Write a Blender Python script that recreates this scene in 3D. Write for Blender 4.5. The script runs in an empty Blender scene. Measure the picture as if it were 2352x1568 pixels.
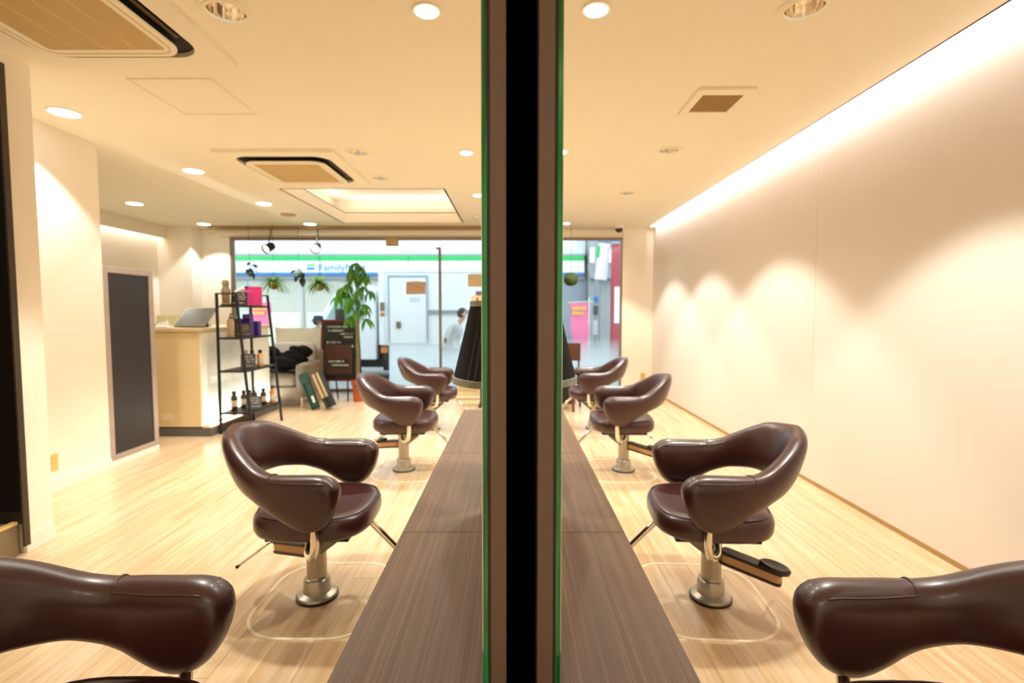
import bpy, bmesh, math, random
from mathutils import Vector, Matrix
R = random.Random(7)
PI = math.pi
SC = bpy.context.scene
COL = SC.collection
def lin(h):
    h = h.lstrip('#'); o = []
    for i in (0, 2, 4):
        c = int(h[i:i+2], 16) / 255
        o.append(c/12.92 if c <= .04045 else ((c+.055)/1.055)**2.4)
    return (*o, 1)

# ------------------------------------------------------------------ camera, world, lights, exposure
PITCH = math.atan(68/1176)
cam = bpy.data.cameras.new('camera'); cam_o = bpy.data.objects.new('camera', cam); COL.objects.link(cam_o)
cam.sensor_width = 36; cam.lens = 18.0; cam.clip_start = .05; cam.clip_end = 200
cam_o.location = (0, 0, 1.28); cam_o.rotation_euler = (PI/2 - PITCH, 0, math.atan(2/1176))
cam.dof.use_dof = True; cam.dof.focus_distance = .95; cam.dof.aperture_fstop = 4.0
SC.camera = cam_o
SC.view_settings.view_transform = 'Standard'; SC.view_settings.look = 'None'
SC.view_settings.gamma = 1; SC.view_settings.use_curve_mapping = False
SC.view_settings.exposure = 0.0
SC.cycles.max_bounces = 8; SC.cycles.diffuse_bounces = 5; SC.cycles.glossy_bounces = 4
SC.cycles.transparent_max_bounces = 12; SC.cycles.caustics_reflective = False; SC.cycles.caustics_refractive = False
SC.cycles.sample_clamp_indirect = 6.0
try:
    SC.cycles.use_denoising = True; SC.cycles.denoiser = 'OPENIMAGEDENOISE'
except Exception: pass
W = bpy.data.worlds.new('overcast_sky'); SC.world = W; W.use_nodes = True
bg = W.node_tree.nodes['Background']; bg.inputs[0].default_value = (.80, .90, 1, 1); bg.inputs[1].default_value = 2.6

WARM = (1, 1, .90); NEUTRAL = (.93, 1, .98); LED = (1, .97, .98)
P_REFL = 134; P_DOWN = 46; P_WHITE = 62
REFL = [(-1.27, -1.7), (1.27, -1.7), (-1.26, 2.33), (-1.286, 4.33), (-1.314, 5.147), (-.439, 7.155), (1.27, 2.31), (1.279, 4.28), (1.278, 5.8), (1.286, 7.13)]  # first pair added out of view behind the camera, for extra light
DOWN = [(-.378, 2.323), (-.386, 4.32), (-.398, 5.866), (.363, 2.315), (.394, 4.298), (.797, 7.713), (-.38, -1.7), (.38, -1.7)]  # last pair also added, unseen behind the camera
WHITE = [(-2.974, 3.472), (-2.996, 4.878), (-4.615, 6.324), (-3.037, 6.326), (-4.647, 7.779), (-3.05, 7.782)]
def light(kind, name, loc, energy, color, rot=(0, 0, 0), **kw):
    l = bpy.data.lights.new(name, kind); l.energy = energy; l.color = color
    for k, v in kw.items(): setattr(l, k, v)
    o = bpy.data.objects.new(name, l); o.location = loc; o.rotation_euler = rot; COL.objects.link(o); return o
for x, y in REFL: light('SPOT', 'reflector_beam', (x, y, 2.585), P_REFL, WARM, spot_size=math.radians(98), spot_blend=.28, shadow_soft_size=.045)
for x, y in DOWN: light('SPOT', 'downlight_beam', (x, y, 2.57), P_DOWN, WARM, spot_size=math.radians(150), spot_blend=.6, shadow_soft_size=.04)
for x, y in WHITE: light('SPOT', 'white_downlight_beam', (x, y, 2.57), P_WHITE, NEUTRAL, spot_size=math.radians(100), spot_blend=.2, shadow_soft_size=.05)
# LED strips: behind the ceiling edge along the right wall, in the ceiling recess, behind the fascia of the left wall, on the desk ledge
light('AREA', 'wall_cove_led', (2.135, 2.9, 2.70), 48, LED, (0, math.radians(-62), 0), shape='RECTANGLE', size=.03, size_y=10.4)
for nm, loc, rot, sx, sy, e in [('recess_led', (-2.58, 6.63, 2.765), (0, math.radians(-150), 0), .03, 1.95, 3), ('recess_led', (-.67, 6.63, 2.765), (0, math.radians(150), 0), .03, 1.95, 3),
                            ('recess_led', (-1.625, 5.52, 2.765), (math.radians(150), 0, 0), 1.6, .03, 3), ('recess_led', (-1.625, 7.75, 2.765), (math.radians(-150), 0, 0), 1.6, .03, 3)]:
    light('AREA', nm, loc, e, (1, .86, .92), rot, shape='RECTANGLE', size=sx, size_y=sy)
light('AREA', 'left_cove_led', (-5.42, 6.6, 2.55), 4, (1, .84, .78), (0, math.radians(40), 0), shape='RECTANGLE', size=.03, size_y=2.6)
light('AREA', 'desk_led', (-3.125, 5.95, .115), 11, (.98, 1, .93), (0, math.radians(165), 0), shape='RECTANGLE', size=.03, size_y=1.42)

# ------------------------------------------------------------------ materials
def nt(name):
    m = bpy.data.materials.new(name); m.use_nodes = True; t = m.node_tree
    return m, t.nodes, t.links, t.nodes['Principled BSDF']
MATS = {}
def mat(name, col, rough=.5, metal=0, var=.06, scale=8, bump=0, bscale=60, spec=.5, coat=0, trans=0, stretch=None):
    if name in MATS: return MATS[name]
    m, n, l, b = nt(name); c = lin(col)
    tc = n.new('ShaderNodeTexCoord'); src = tc.outputs['Object']
    if stretch:
        mp = n.new('ShaderNodeMapping'); mp.inputs['Scale'].default_value = stretch; l.new(src, mp.inputs[0]); src = mp.outputs[0]
    nz = n.new('ShaderNodeTexNoise'); nz.inputs['Scale'].default_value = scale; nz.inputs['Detail'].default_value = 4; l.new(src, nz.inputs['Vector'])
    r = n.new('ShaderNodeValToRGB'); r.color_ramp.elements[0].position = .3; r.color_ramp.elements[1].position = .7
    r.color_ramp.elements[0].color = (*[x*(1-var) for x in c[:3]], 1); r.color_ramp.elements[1].color = (*[min(1, x*(1+var)) for x in c[:3]], 1)
    l.new(nz.outputs['Fac'], r.inputs[0]); l.new(r.outputs[0], b.inputs['Base Color'])
    b.inputs['Roughness'].default_value = rough; b.inputs['Metallic'].default_value = metal
    b.inputs['Specular IOR Level'].default_value = spec; b.inputs['Coat Weight'].default_value = coat; b.inputs['Coat Roughness'].default_value = .15
    if bump:
        n2 = n.new('ShaderNodeTexNoise'); n2.inputs['Scale'].default_value = bscale; n2.inputs['Detail'].default_value = 3; l.new(src, n2.inputs['Vector'])
        bp = n.new('ShaderNodeBump'); bp.inputs['Strength'].default_value = bump; bp.inputs['Distance'].default_value = .002
        l.new(n2.outputs['Fac'], bp.inputs['Height']); l.new(bp.outputs[0], b.inputs['Normal'])
    MATS[name] = m; return m
def emit(name, col, strength):
    if name in MATS: return MATS[name]
    m, n, l, b = nt(name); b.inputs['Base Color'].default_value = (0.8, 0.8, 0.8, 1)
    b.inputs['Emission Color'].default_value = (*col, 1); b.inputs['Emission Strength'].default_value = strength
    MATS[name] = m; return m
def glass(name, tint, refl=.06, rough=0):
    if name in MATS: return MATS[name]
    m, n, l, b = nt(name); n.remove(b); out = n['Material Output']
    tr = n.new('ShaderNodeBsdfTransparent'); tr.inputs[0].default_value = tint
    gl = n.new('ShaderNodeBsdfGlossy'); gl.inputs['Roughness'].default_value = rough
    fr = n.new('ShaderNodeFresnel'); fr.inputs[0].default_value = 1.35
    mx = n.new('ShaderNodeMixShader'); l.new(fr.outputs[0], mx.inputs[0]); l.new(tr.outputs[0], mx.inputs[1]); l.new(gl.outputs[0], mx.inputs[2]); l.new(mx.outputs[0], out.inputs[0])
    MATS[name] = m; return m
def see_light(m, amount):
    """lets light from behind through thin leaves and paper"""
    n, l = m.node_tree.nodes, m.node_tree.links; b = n['Principled BSDF']; out = n['Material Output']
    tr = n.new('ShaderNodeBsdfTranslucent'); mx = n.new('ShaderNodeMixShader'); mx.inputs[0].default_value = amount
    src = b.inputs['Base Color'].links[0].from_socket; l.new(src, tr.inputs[0])
    l.new(b.outputs[0], mx.inputs[1]); l.new(tr.outputs[0], mx.inputs[2]); l.new(mx.outputs[0], out.inputs[0]); return m
def frosted(name):
    m, n, l, b = nt(name); out = n['Material Output']; n.remove(b)
    g = n.new('ShaderNodeNewGeometry'); sx = n.new('ShaderNodeSeparateXYZ'); l.new(g.outputs['Position'], sx.inputs[0])
    mr_ = n.new('ShaderNodeMapRange'); mr_.inputs[1].default_value = .42; mr_.inputs[2].default_value = .86; mr_.inputs[3].default_value = .78; mr_.inputs[4].default_value = 0; l.new(sx.outputs['Z'], mr_.inputs[0])
    tp_ = n.new('ShaderNodeBsdfTransparent'); tr = n.new('ShaderNodeBsdfTranslucent'); tr.inputs[0].default_value = (.9, .95, .96, 1)
    mx = n.new('ShaderNodeMixShader'); l.new(mr_.outputs[0], mx.inputs[0]); l.new(tp_.outputs[0], mx.inputs[1]); l.new(tr.outputs[0], mx.inputs[2]); l.new(mx.outputs[0], out.inputs[0]); return m
def wood(name, c1, c2, c3, rough=.35, sx=26, sy=1.1, rnd=.0, fine=0, coat=.15):
    """grain running along world Y; rnd adds a per-board tone"""
    m, n, l, b = nt(name)
    g = n.new('ShaderNodeNewGeometry'); oi = n.new('ShaderNodeObjectInfo')
    off = n.new('ShaderNodeVectorMath'); off.operation = 'SCALE'; off.inputs[0].default_value = (7, 13, 3); l.new(oi.outputs['Random'], off.inputs['Scale'])
    ad = n.new('ShaderNodeVectorMath'); ad.operation = 'ADD'; l.new(g.outputs['Position'], ad.inputs[0]); l.new(off.outputs[0], ad.inputs[1])
    mp = n.new('ShaderNodeMapping'); mp.inputs['Scale'].default_value = (sx, sy, sx); l.new(ad.outputs[0], mp.inputs[0])
    nz = n.new('ShaderNodeTexNoise'); nz.inputs['Scale'].default_value = 1; nz.inputs['Detail'].default_value = 6; nz.inputs['Roughness'].default_value = .6; nz.inputs['Distortion'].default_value = .6
    l.new(mp.outputs[0], nz.inputs['Vector'])
    r = n.new('ShaderNodeValToRGB'); e = r.color_ramp.elements
    e[0].position = .28; e[0].color = lin(c1); e[1].position = .72; e[1].color = lin(c3); k = e.new(.5); k.color = lin(c2)
    l.new(nz.outputs['Fac'], r.inputs[0])
    hs = n.new('ShaderNodeHueSaturation'); l.new(r.outputs[0], hs.inputs['Color'])
    mr = n.new('ShaderNodeMapRange'); mr.inputs[3].default_value = 1-rnd; mr.inputs[4].default_value = 1+rnd*.6; l.new(oi.outputs['Random'], mr.inputs[0]); l.new(mr.outputs[0], hs.inputs['Value'])
    src = hs.outputs[0]
    if fine:
        wv = n.new('ShaderNodeTexNoise'); mp2 = n.new('ShaderNodeMapping'); mp2.inputs['Scale'].default_value = (fine, 1.2, fine); l.new(g.outputs['Position'], mp2.inputs[0]); l.new(mp2.outputs[0], wv.inputs['Vector']); wv.inputs['Scale'].default_value = 1; wv.inputs['Detail'].default_value = 2
        r2 = n.new('ShaderNodeMapRange'); r2.inputs[1].default_value = .35; r2.inputs[2].default_value = .65; r2.inputs[3].default_value = .72; r2.inputs[4].default_value = 1.18; l.new(wv.outputs['Fac'], r2.inputs[0])
        mm = n.new('ShaderNodeVectorMath'); mm.operation = 'SCALE'; l.new(src, mm.inputs[0]); l.new(r2.outputs[0], mm.inputs['Scale']); src = mm.outputs[0]
    l.new(src, b.inputs['Base Color']); b.inputs['Roughness'].default_value = rough; b.inputs['Coat Weight'].default_value = coat; b.inputs['Coat Roughness'].default_value = .12
    MATS[name] = m; return m

M_wall = mat('warm_white_wallpaper', '#f3ebdc', .85, var=.015, scale=3, bump=.05, bscale=220, spec=.2)
M_ceil = mat('ceiling_paint', '#f4eeda', .9, var=.012, scale=2, bump=.04, bscale=260, spec=.15)
M_panel = mat('smooth_wall_panel', '#e0d6cd', .6, var=.012, scale=2, spec=.3)
M_floor = wood('maple_plank', '#c59c6a', '#d9b992', '#e7ceb0', .3, 30, 1.3, .05, coat=.25)
M_slab = mat('subfloor', '#b08c58', .8)
M_counter = wood('grey_brown_laminate', '#5f442d', '#6c4e36', '#7d5f45', .45, 55, .9, 0, fine=420, coat=0); M_counter.node_tree.nodes['Principled BSDF'].inputs['Specular IOR Level'].default_value = .35
M_leather = mat('burgundy_vinyl', '#3b1a18', .36, var=.10, scale=5, bump=.08, bscale=420, spec=.6, coat=.18)
M_chrome = mat('polished_chrome', '#e9e2d6', .08, 1, var=.02)
M_silver = mat('silver_paint', '#b9b1a0', .36, .65, var=.03)
M_black = mat('black_rubber', '#14110f', .35, var=.1)
M_blackmetal = mat('black_metal', '#24211d', .45, .3, var=.1)
M_tan = mat('tan_plastic', '#c79a6a', .5)
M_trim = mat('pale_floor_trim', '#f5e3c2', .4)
M_alu = mat('bronze_aluminium', '#8c7860', .4, .6, var=.04)
M_frameb = mat('brown_mirror_frame', '#5f4e42', .5, .25, var=.06, scale=30, stretch=(40, 40, 1), spec=.4)
M_framed = mat('dark_brown_reveal', '#2c2013', .6)
M_gap = mat('gap_shade_black', '#020202', 1, var=.1, spec=0)
M_white = mat('white_paint', '#eee9de', .5, var=.02)
M_cream = mat('cream_laminate', '#e6cf9f', .45, var=.03)
M_grille = mat('beige_grille', '#c6aa70', .7, var=.05, scale=500, stretch=(1, .02, 1))
M_slot = mat('vent_slot_shade', '#120d06', .8)
M_greyframe = mat('greige_frame', '#b3a196', .5, .2)
M_dark = mat('charcoal_panel', '#2c2827', .5)
M_light_w = emit('downlight_glow_warm', (1, .86, .66), 9)
M_light_c = emit('downlight_glow_white', (.93, 1, 1), 9)
M_led = emit('led_strip', (1, .95, .92), 6)
M_pane = glass('clear_glass', (.93, .97, .96, 1))
M_bowl = mat('reflector_chrome', '#f4ead8', .12, 1, var=.1, scale=20)

# ------------------------------------------------------------------ builders
def finish(name, bm, m, parent=None, smooth=False, bevel=0, mod=None):
    me = bpy.data.meshes.new(name); bmesh.ops.recalc_face_normals(bm, faces=bm.faces[:]); bm.to_mesh(me); bm.free()
    o = bpy.data.objects.new(name, me); COL.objects.link(o)
    for x in (m if isinstance(m, (list, tuple)) else [m]): me.materials.append(x)
    if smooth:
        for p in me.polygons: p.use_smooth = True
        if smooth != 'all':
            try: me.set_sharp_from_angle(angle=math.radians(38))
            except Exception: pass
    if parent: o.parent = parent
    if bevel:
        b = o.modifiers.new('bevel', 'BEVEL'); b.width = bevel; b.segments = 2; b.limit_method = 'ANGLE'
    return o
def tag(o, label=None, cat=None, group=None, kind=None):
    if label: o['label'] = label
    if cat: o['category'] = cat
    if group: o['group'] = group
    if kind: o['kind'] = kind
    return o
def empty(name, loc=(0, 0, 0), label=None, cat=None, group=None, rz=0):
    o = bpy.data.objects.new(name, None); o.empty_display_size = .1; COL.objects.link(o); o.location = loc; o.rotation_euler = (0, 0, rz)
    return tag(o, label, cat, group)
def ctree(o, parent=None):
    c = o.copy(); COL.objects.link(c); c.parent = parent
    for k in list(o.children): ctree(k, c)
    return c
class MB:
    def __init__(s): s.bm = bmesh.new()
    def box(s, x0, x1, y0, y1, z0, z1, mi=0, rot=None, piv=None):
        v = [s.bm.verts.new((x, y, z)) for z in (z0, z1) for y in (y0, y1) for x in (x0, x1)]
        for f in ((0, 2, 3, 1), (4, 5, 7, 6), (0, 1, 5, 4), (2, 6, 7, 3), (0, 4, 6, 2), (1, 3, 7, 5)):
            s.bm.faces.new([v[i] for i in f]).material_index = mi
        if rot is not None: bmesh.ops.rotate(s.bm, verts=v, cent=piv or Vector(((x0+x1)/2, (y0+y1)/2, (z0+z1)/2)), matrix=rot)
        return s
    def loft(s, rings, cap=True, closed=False, mi=0):
        vs = [[s.bm.verts.new(p) for p in r] for r in rings]; n = len(vs[0]); m = len(vs)
        for i in range(m if closed else m-1):
            a, b = vs[i], vs[(i+1) % m]
            for k in range(n):
                s.bm.faces.new((a[k], a[(k+1) % n], b[(k+1) % n], b[k])).material_index = mi
        if cap and not closed:
            s.bm.faces.new(vs[0][::-1]).material_index = mi; s.bm.faces.new(vs[-1]).material_index = mi
        return s
    def tube(s, pts, r, n=10, closed=False, mi=0):
        pts = [Vector(p) for p in pts]; rings = []; m = len(pts); ref = None
        for i, p in enumerate(pts):
            if closed: t = (pts[(i+1) % m]-pts[i-1])
            else: t = pts[min(i+1, m-1)]-pts[max(i-1, 0)]
            t.normalize()
            if ref is None:
                ref = Vector((0, 0, 1)) if abs(t.z) < .9 else Vector((1, 0, 0))
            ref = (ref-t*ref.dot(t)).normalized(); b = t.cross(ref)
            rr = r[i] if isinstance(r, (list, tuple)) else r
            rings.append([p+(ref*math.cos(a)+b*math.sin(a))*rr for a in [2*PI*k/n for k in range(n)]])
        return s.loft(rings, closed=closed, mi=mi)
    def lathe(s, prof, n=28, c=(0, 0, 0), mi=0, cap=True):
        return s.loft([[(c[0]+r*math.cos(2*PI*k/n), c[1]+r*math.sin(2*PI*k/n), c[2]+z) for k in range(n)] for r, z in prof], cap=cap, mi=mi)
    def prism(s, poly, z0, z1, mi=0): return s.loft([[(x, y, z0) for x, y in poly], [(x, y, z1) for x, y in poly]], mi=mi)
    def ring(s, outer, inner, z0, z1, mi=0):
        return s.loft([[(x, y, z0) for x, y in outer], [(x, y, z1) for x, y in outer], [(x, y, z1) for x, y in inner], [(x, y, z0) for x, y in inner]], closed=True, mi=mi)
    def xf(s, mtx): bmesh.ops.transform(s.bm, matrix=mtx, verts=s.bm.verts[:]); return s
    def out(s, name, m, parent=None, **k): return finish(name, s.bm, m, parent, **k)
def rr(x0, x1, y0, y1, r, n=6):
    o = []
    for cx, cy, a0 in ((x1-r, y1-r, 0), (x0+r, y1-r, PI/2), (x0+r, y0+r, PI), (x1-r, y0+r, 1.5*PI)):
        for k in range(n+1): a = a0+PI/2*k/n; o.append((cx+r*math.cos(a), cy+r*math.sin(a)))
    return o
def circ(cx, cy, r, n=32): return [(cx+r*math.cos(2*PI*k/n), cy+r*math.sin(2*PI*k/n)) for k in range(n)]
def spline(pts, n=8):
    P = [Vector(p) for p in pts]; o = []
    for i in range(len(P)-1):
        a, b, c, d = P[max(i-1, 0)], P[i], P[i+1], P[min(i+2, len(P)-1)]
        for k in range(n):
            t = k/n; o.append(.5*((2*b)+(c-a)*t+(2*a-5*b+4*c-d)*t*t+(3*b-a-3*c+d)*t**3))
    o.append(P[-1]); return o
def interp(tab, x):
    if x <= tab[0][0]: return tab[0][1]
    for (a, u), (b, v) in zip(tab, tab[1:]):
        if x <= b:
            t = (x-a)/(b-a); t = t*t*(3-2*t); return u+(v-u)*t
    return tab[-1][1]
def interl(tab, x):
    if x <= tab[0][0]: return tab[0][1]
    for (a, u), (b, v) in zip(tab, tab[1:]):
        if x <= b: return u+(v-u)*(x-a)/(b-a)
    return tab[-1][1]
def struct(o): o['kind'] = 'structure'; return o
def text(name, s, size, loc, rot, m, parent=None, ext=.001, align='CENTER', squash=1):
    cu = bpy.data.curves.new(name, 'FONT'); cu.body = s; cu.size = size; cu.extrude = ext; cu.align_x = align; cu.resolution_u = 3
    t = bpy.data.objects.new(name, cu); COL.objects.link(t); bpy.context.view_layer.update()
    me = bpy.data.meshes.new_from_object(t.evaluated_get(bpy.context.evaluated_depsgraph_get())); COL.objects.unlink(t); bpy.data.objects.remove(t)
    me.name = name; me.materials.clear(); me.materials.append(m)
    o = bpy.data.objects.new(name, me); COL.objects.link(o); o.location = loc; o.rotation_euler = rot; o.scale = (squash, 1, 1)
    if parent: o.parent = parent
    return o

# ------------------------------------------------------------------ the room
CE = 2.6; XR = 2.23; YW = 8.25
fl = struct(MB().box(-5.6, XR+.1, -2.6, YW+.05, -.12, -.016).out('floor', M_slab))
PW, PL = .15, 1.82
plank_me = {}
def plank(x, y0, y1):
    L = round(y1-y0, 3)
    if L < .04: return
    if L not in plank_me:
        o = MB().box(-PW/2+.0006, PW/2-.0006, .0006, L-.0006, -.016, 0).out('plank', M_floor, fl); plank_me[L] = o.data
    else:
        o = bpy.data.objects.new('plank', plank_me[L]); COL.objects.link(o); o.parent = fl
    o.location = (x, y0, 0)
XE = -3.97
cols = int((XR-XE)/PW)+1; offs = [0, .91, .45, 1.36, .2, 1.1, .68, 1.58]
for i in range(cols):
    x = XR-PW/2-i*PW; y = -2.6+offs[i % 8]-PL
    far = 6.9 if False else YW
    while y < far:
        a, b = max(y, .2), min(y+PL, far)
        if b-a > .05: plank(x, a, b)
        y += PL
struct(MB().box(-5.6, XR-cols*PW-.001, -2.6, YW, -.016, 0).out('trim_5', M_floor))
struct(MB().box(XE-.02, XR, -2.6, .2, -.016, 0).out('trim_6', M_floor))

# ceiling with its openings
def ceiling():
    bm = bmesh.new(); eds = []
    def loop(p):
        v = [bm.verts.new((x, y, CE)) for x, y in p]
        eds.extend(bm.edges.new((v[i], v[(i+1) % len(v)])) for i in range(len(v)))
    loop([(-5.36, -2.6), (2.12, -2.6), (2.12, 8.2), (-5.36, 8.2)])
    loop([(-2.5, 5.6), (-.75, 5.6), (-.75, 7.67), (-2.5, 7.67)])
    for x, y in REFL: loop(circ(x, y, .082, 20))
    bmesh.ops.triangle_fill(bm, use_beauty=True, use_dissolve=False, edges=eds)
    return bm
struct(finish('ceiling', ceiling(), M_ceil))
struct(MB().box(-5.7, XR+.12, -2.7, YW+.15, 3.0, 3.1).out('ceiling_slab', M_ceil)); bpy.data.objects['ceiling_slab'].name = 'ceiling.001'
struct(MB().box(2.105, 2.12, -2.6, 8.2, CE, 2.66).box(2.12, XR, 8.05, 8.2, CE, 2.9).out('trim_1', M_ceil))          # lip of the light slot
struct(MB().box(2.05, XR+.02, -2.6, 8.2, 2.86, 2.9).box(2.0, 2.05, -2.6, 8.2, 2.66, 2.9).out('trim_2', M_ceil))      # top of the slot
struct(MB().box(2.122, 2.13, -2.2, 8.0, 2.61, 2.65).out('trim_7', M_led))
# ceiling recess: fascia, wider light cove, lid
f = MB()
f.box(-2.52, -2.5, 5.58, 7.69, CE, 2.75).box(-.75, -.73, 5.58, 7.69, CE, 2.75).box(-2.5, -.75, 5.58, 5.6, CE, 2.75).box(-2.5, -.75, 7.67, 7.69, CE, 2.75)
struct(f.out('trim_3', M_ceil))
f = MB(); f.box(-2.7, -2.5, 5.4, 7.87, 2.74, 2.75).box(-.75, -.55, 5.4, 7.87, 2.74, 2.75).box(-2.5, -.75, 5.4, 5.6, 2.74, 2.75).box(-2.5, -.75, 7.67, 7.87, 2.74, 2.75)
f.box(-2.72, -2.7, 5.38, 7.89, 2.74, 2.97).box(-.55, -.53, 5.38, 7.89, 2.74, 2.97).box(-2.7, -.55, 5.38, 5.4, 2.74, 2.97).box(-2.7, -.55, 7.87, 7.89, 2.74, 2.97).box(-2.72, -.53, 5.38, 7.89, 2.97, 2.99)
struct(f.out('trim_4', M_ceil))

# walls
wr = struct(MB().box(XR+.01, XR+.12, -2.7, YW+.1, -.1, 3.05).out('wall_right', M_wall))
for a, b in ((-2.6, .1), (.1, 3.8), (3.8, 8.2)):
    MB().box(XR, XR+.012, a+.0015, b-.0015, .028, 2.88).out('wall_panel', M_panel, wr)
struct(MB().box(XR-.004, XR+.012, -2.6, 8.2, 0, .028).out('baseboard_right', mat('tan_baseboard', '#a98751', .6)))
struct(MB().box(-5.7, XR+.12, -2.75, -2.6, -.1, 3.05).out('wall_back', M_wall))
wl = struct(MB().box(-3.4, -3.28, 2.83, 4.11, 0, CE).out('wall_left', M_wall))
struct(MB().box(-3.28, -3.27, 2.83, 4.11, 0, .085).box(-2.6, -2.592, 2.66, 2.83, 0, .085).out('baseboard_left', M_white))
struct(MB().box(-3.4, -2.6, 2.655, 2.83, 0, CE).out('wall_left_end', M_wall)); bpy.data.objects['wall_left_end'].name = 'wall_left.001'
# shampoo alcove on the near left: dark lacquered panel, platform with a pale nosing
struct(MB().box(-5.6, -3.4, 4.0, 4.11, 0, CE).box(-5.6, -5.5, -2.6, 4.0, 0, CE).box(-2.75, -2.6, -2.6, 1.0, 0, CE).box(-3.4, -2.6, 1.0, 2.655, 2.53, CE).out('wall_left_alcove', M_wall)); bpy.data.objects['wall_left_alcove'].name = 'wall_left.002'
al = struct(MB().box(-3.6, -2.6, 1.0, 2.62, 0, .168).out('platform', mat('grey_vinyl', '#7d6a50', .6))); al.name = 'trim_8'
struct(MB().box(-2.625, -2.594, 1.0, 2.62, .168, .182).out('trim_9', mat('pale_nosing', '#d9b877', .5)))
dk = empty('alcove_panel', (-2.968, 2.635, .168), 'black floor-to-ceiling panel above the grey step at the far left', 'panel')
MB().box(-.39, .395, -.012, .018, .075, 2.36).out('panel', mat('black_lacquer', '#0a0705', .5, spec=.3), dk)
MB().box(-.39, .395, -.016, .018, .002, .07).out('rail', mat('black_rail', '#15100c', .5), dk)
MB().box(.395, .405, -.016, .018, -.12, 2.36).out('edge_strip', mat('brown_edge', '#3a2c1c', .5), dk)

# reception corner, far left
struct(MB().box(-5.6, -5.48, 4.11, YW+.1, 0, 3.05).out('wall_reception', M_wall)); bpy.data.objects['wall_reception'].name = 'wall_left.003'
struct(MB().box(-5.38, -5.36, 4.11, 7.95, 2.41, CE).out('trim_10', M_wall))
struct(MB().box(-5.47, -5.40, 4.2, 7.9, 2.57, 2.58).out('trim_11', M_led))
struct(MB().box(-5.48, -4.96, 7.95, YW+.1, 0, CE).out('wall_left_column', M_wall)); bpy.data.objects['wall_left_column'].name = 'wall_left.004'
# window wall
wf = struct(MB().box(-4.96, -4.5, YW-.05, YW+.12, 0, CE).box(1.745, XR+.02, YW-.05, YW+.12, 0, 2.9).box(-4.5, 1.745, YW-.02, YW+.12, 2.455, CE).box(-5.5, 2.3, YW+.1, YW+.12, CE, 3.05).out('wall_front', M_wall))
struct(MB().box(-4.7, -.45, 7.95, 8.02, 2.555, CE-.001).out('trim_12', mat('curtain_rail', '#9c7f52', .6)))
struct(MB().box(-4.62, -.45, 8.10, 8.2, 2.475, 2.56).out('trim_13', M_wall))
wn = struct(MB().box(-4.52, -4.47, YW-.04, YW+.04, 0, 2.455).box(1.72, 1.765, YW-.04, YW+.04, 0, 2.455).box(-4.47, 1.72, YW-.04, YW+.04, 2.42, 2.455).box(-4.47, -2.0, YW-.05, YW+.06, -.016, .035).box(-.55, 1.72, YW-.05, YW+.06, -.016, .035).out('window_1', M_alu))
for a, b in ((-4.47, -2.02), (-.55, .55), (.56, 1.72)):
    MB().box(a, b, YW-.006, YW+.006, .03, 2.42).out('pane', M_pane, wn)
dr = struct(MB().box(-2.0, -1.27, YW-.006, YW+.006, .02, 2.42).box(-1.26, -.56, YW-.006, YW+.006, .02, 2.42).out('door_1', M_pane))
MB().tube([(-1.16, YW-.06, .25), (-1.16, YW-.06, 2.3)], .022).tube([(-1.22, YW-.01, 2.29), (-1.16, YW-.06, 2.29)], .016).tube([(-1.16, YW-.01, .35), (-1.16, YW-.06, .35)], .014).out('door_handle', M_alu, dr, smooth=True)
MB().box(-2.02, -1.83, YW-.05, YW+.03, 2.33, 2.45).out('door_closer', mat('beige_metal', '#b99c72', .5), dr, bevel=.004)
MB().box(-1.11, -1.07, YW-.02, YW+.02, .78, .86).out('door_lock', M_alu, dr)
MB().box(-2.0, -.56, YW-.05, YW+.06, -.016, .01).out('threshold', M_alu, dr)
M_frost = frosted('frosted_film')
for a, b in ((-2.0, -1.27), (-1.26, -.56)): MB().box(a, b, YW+.0065, YW+.0075, .02, .88).out('frosted_film', M_frost, dr)
for a, b in ((-.55, .55), (.56, 1.72)): MB().box(a, b, YW+.0065, YW+.0075, .03, .88).out('frosted_film', M_frost, wn)
def outlet(loc, rz, label):
    o = empty('wall_outlet', loc, label, 'outlet', rz=rz)
    MB().prism(rr(-.038, .038, -.062, .062, .006, 3), 0, .006).xf(Matrix.Rotation(PI/2, 4, 'X')).out('cover_plate', mat('ivory_plastic', '#dcc07c', .5), o)
    for z in (-.035, .0, .035): MB().box(-.02, .02, -.009, -.006, z-.012, z+.012).out('socket', mat('ivory_socket', '#cfb271', .5), o, bevel=.002)
outlet((-3.28, 3.59, .207), PI/2, 'ivory electrical outlet low on the cream left wall')
outlet((2.09, YW-.05, .24), 0, 'small outlet low on the end wall right of the window')

# ------------------------------------------------------------------ ceiling fittings
def reflector(i, x, y):
    near = ['added unseen behind the camera, left', 'added unseen behind the camera, right', 'at the top edge beside the large air conditioner', 'right of the far air conditioner, the nearer of two', 'right of the far air conditioner, the farther of two', 'partly hidden by the left edge of the mirror', 'at the top edge right of the mirror', 'beyond the square exhaust vent', 'third along the right-hand row', 'last of the right-hand row before the camera dome'][i]
    o = empty('reflector_light', (x, y, CE), 'recessed chrome reflector lamp '+near, 'ceiling light', 'recessed reflector lamps')
    MB().ring(circ(0, 0, .112), circ(0, 0, .08), -.006, .002).ring(circ(0, 0, .098), circ(0, 0, .08), -.009, -.005).out('trim_ring', M_ceil, o, smooth=True)
    MB().lathe([(.081, -.004), (.078, .03), (.07, .06), (.05, .085), (.022, .098)], 32, cap=False).out('reflector_bowl', M_bowl, o, smooth='all')
    MB().lathe([(.022, .098), (.022, .075), (.016, .06), (.001, .056)], 16).out('bulb', emit('lamp_bulb', (1, .88, .68), 16), o, smooth=True)
for i, (x, y) in enumerate(REFL): reflector(i, x, y)
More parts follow.
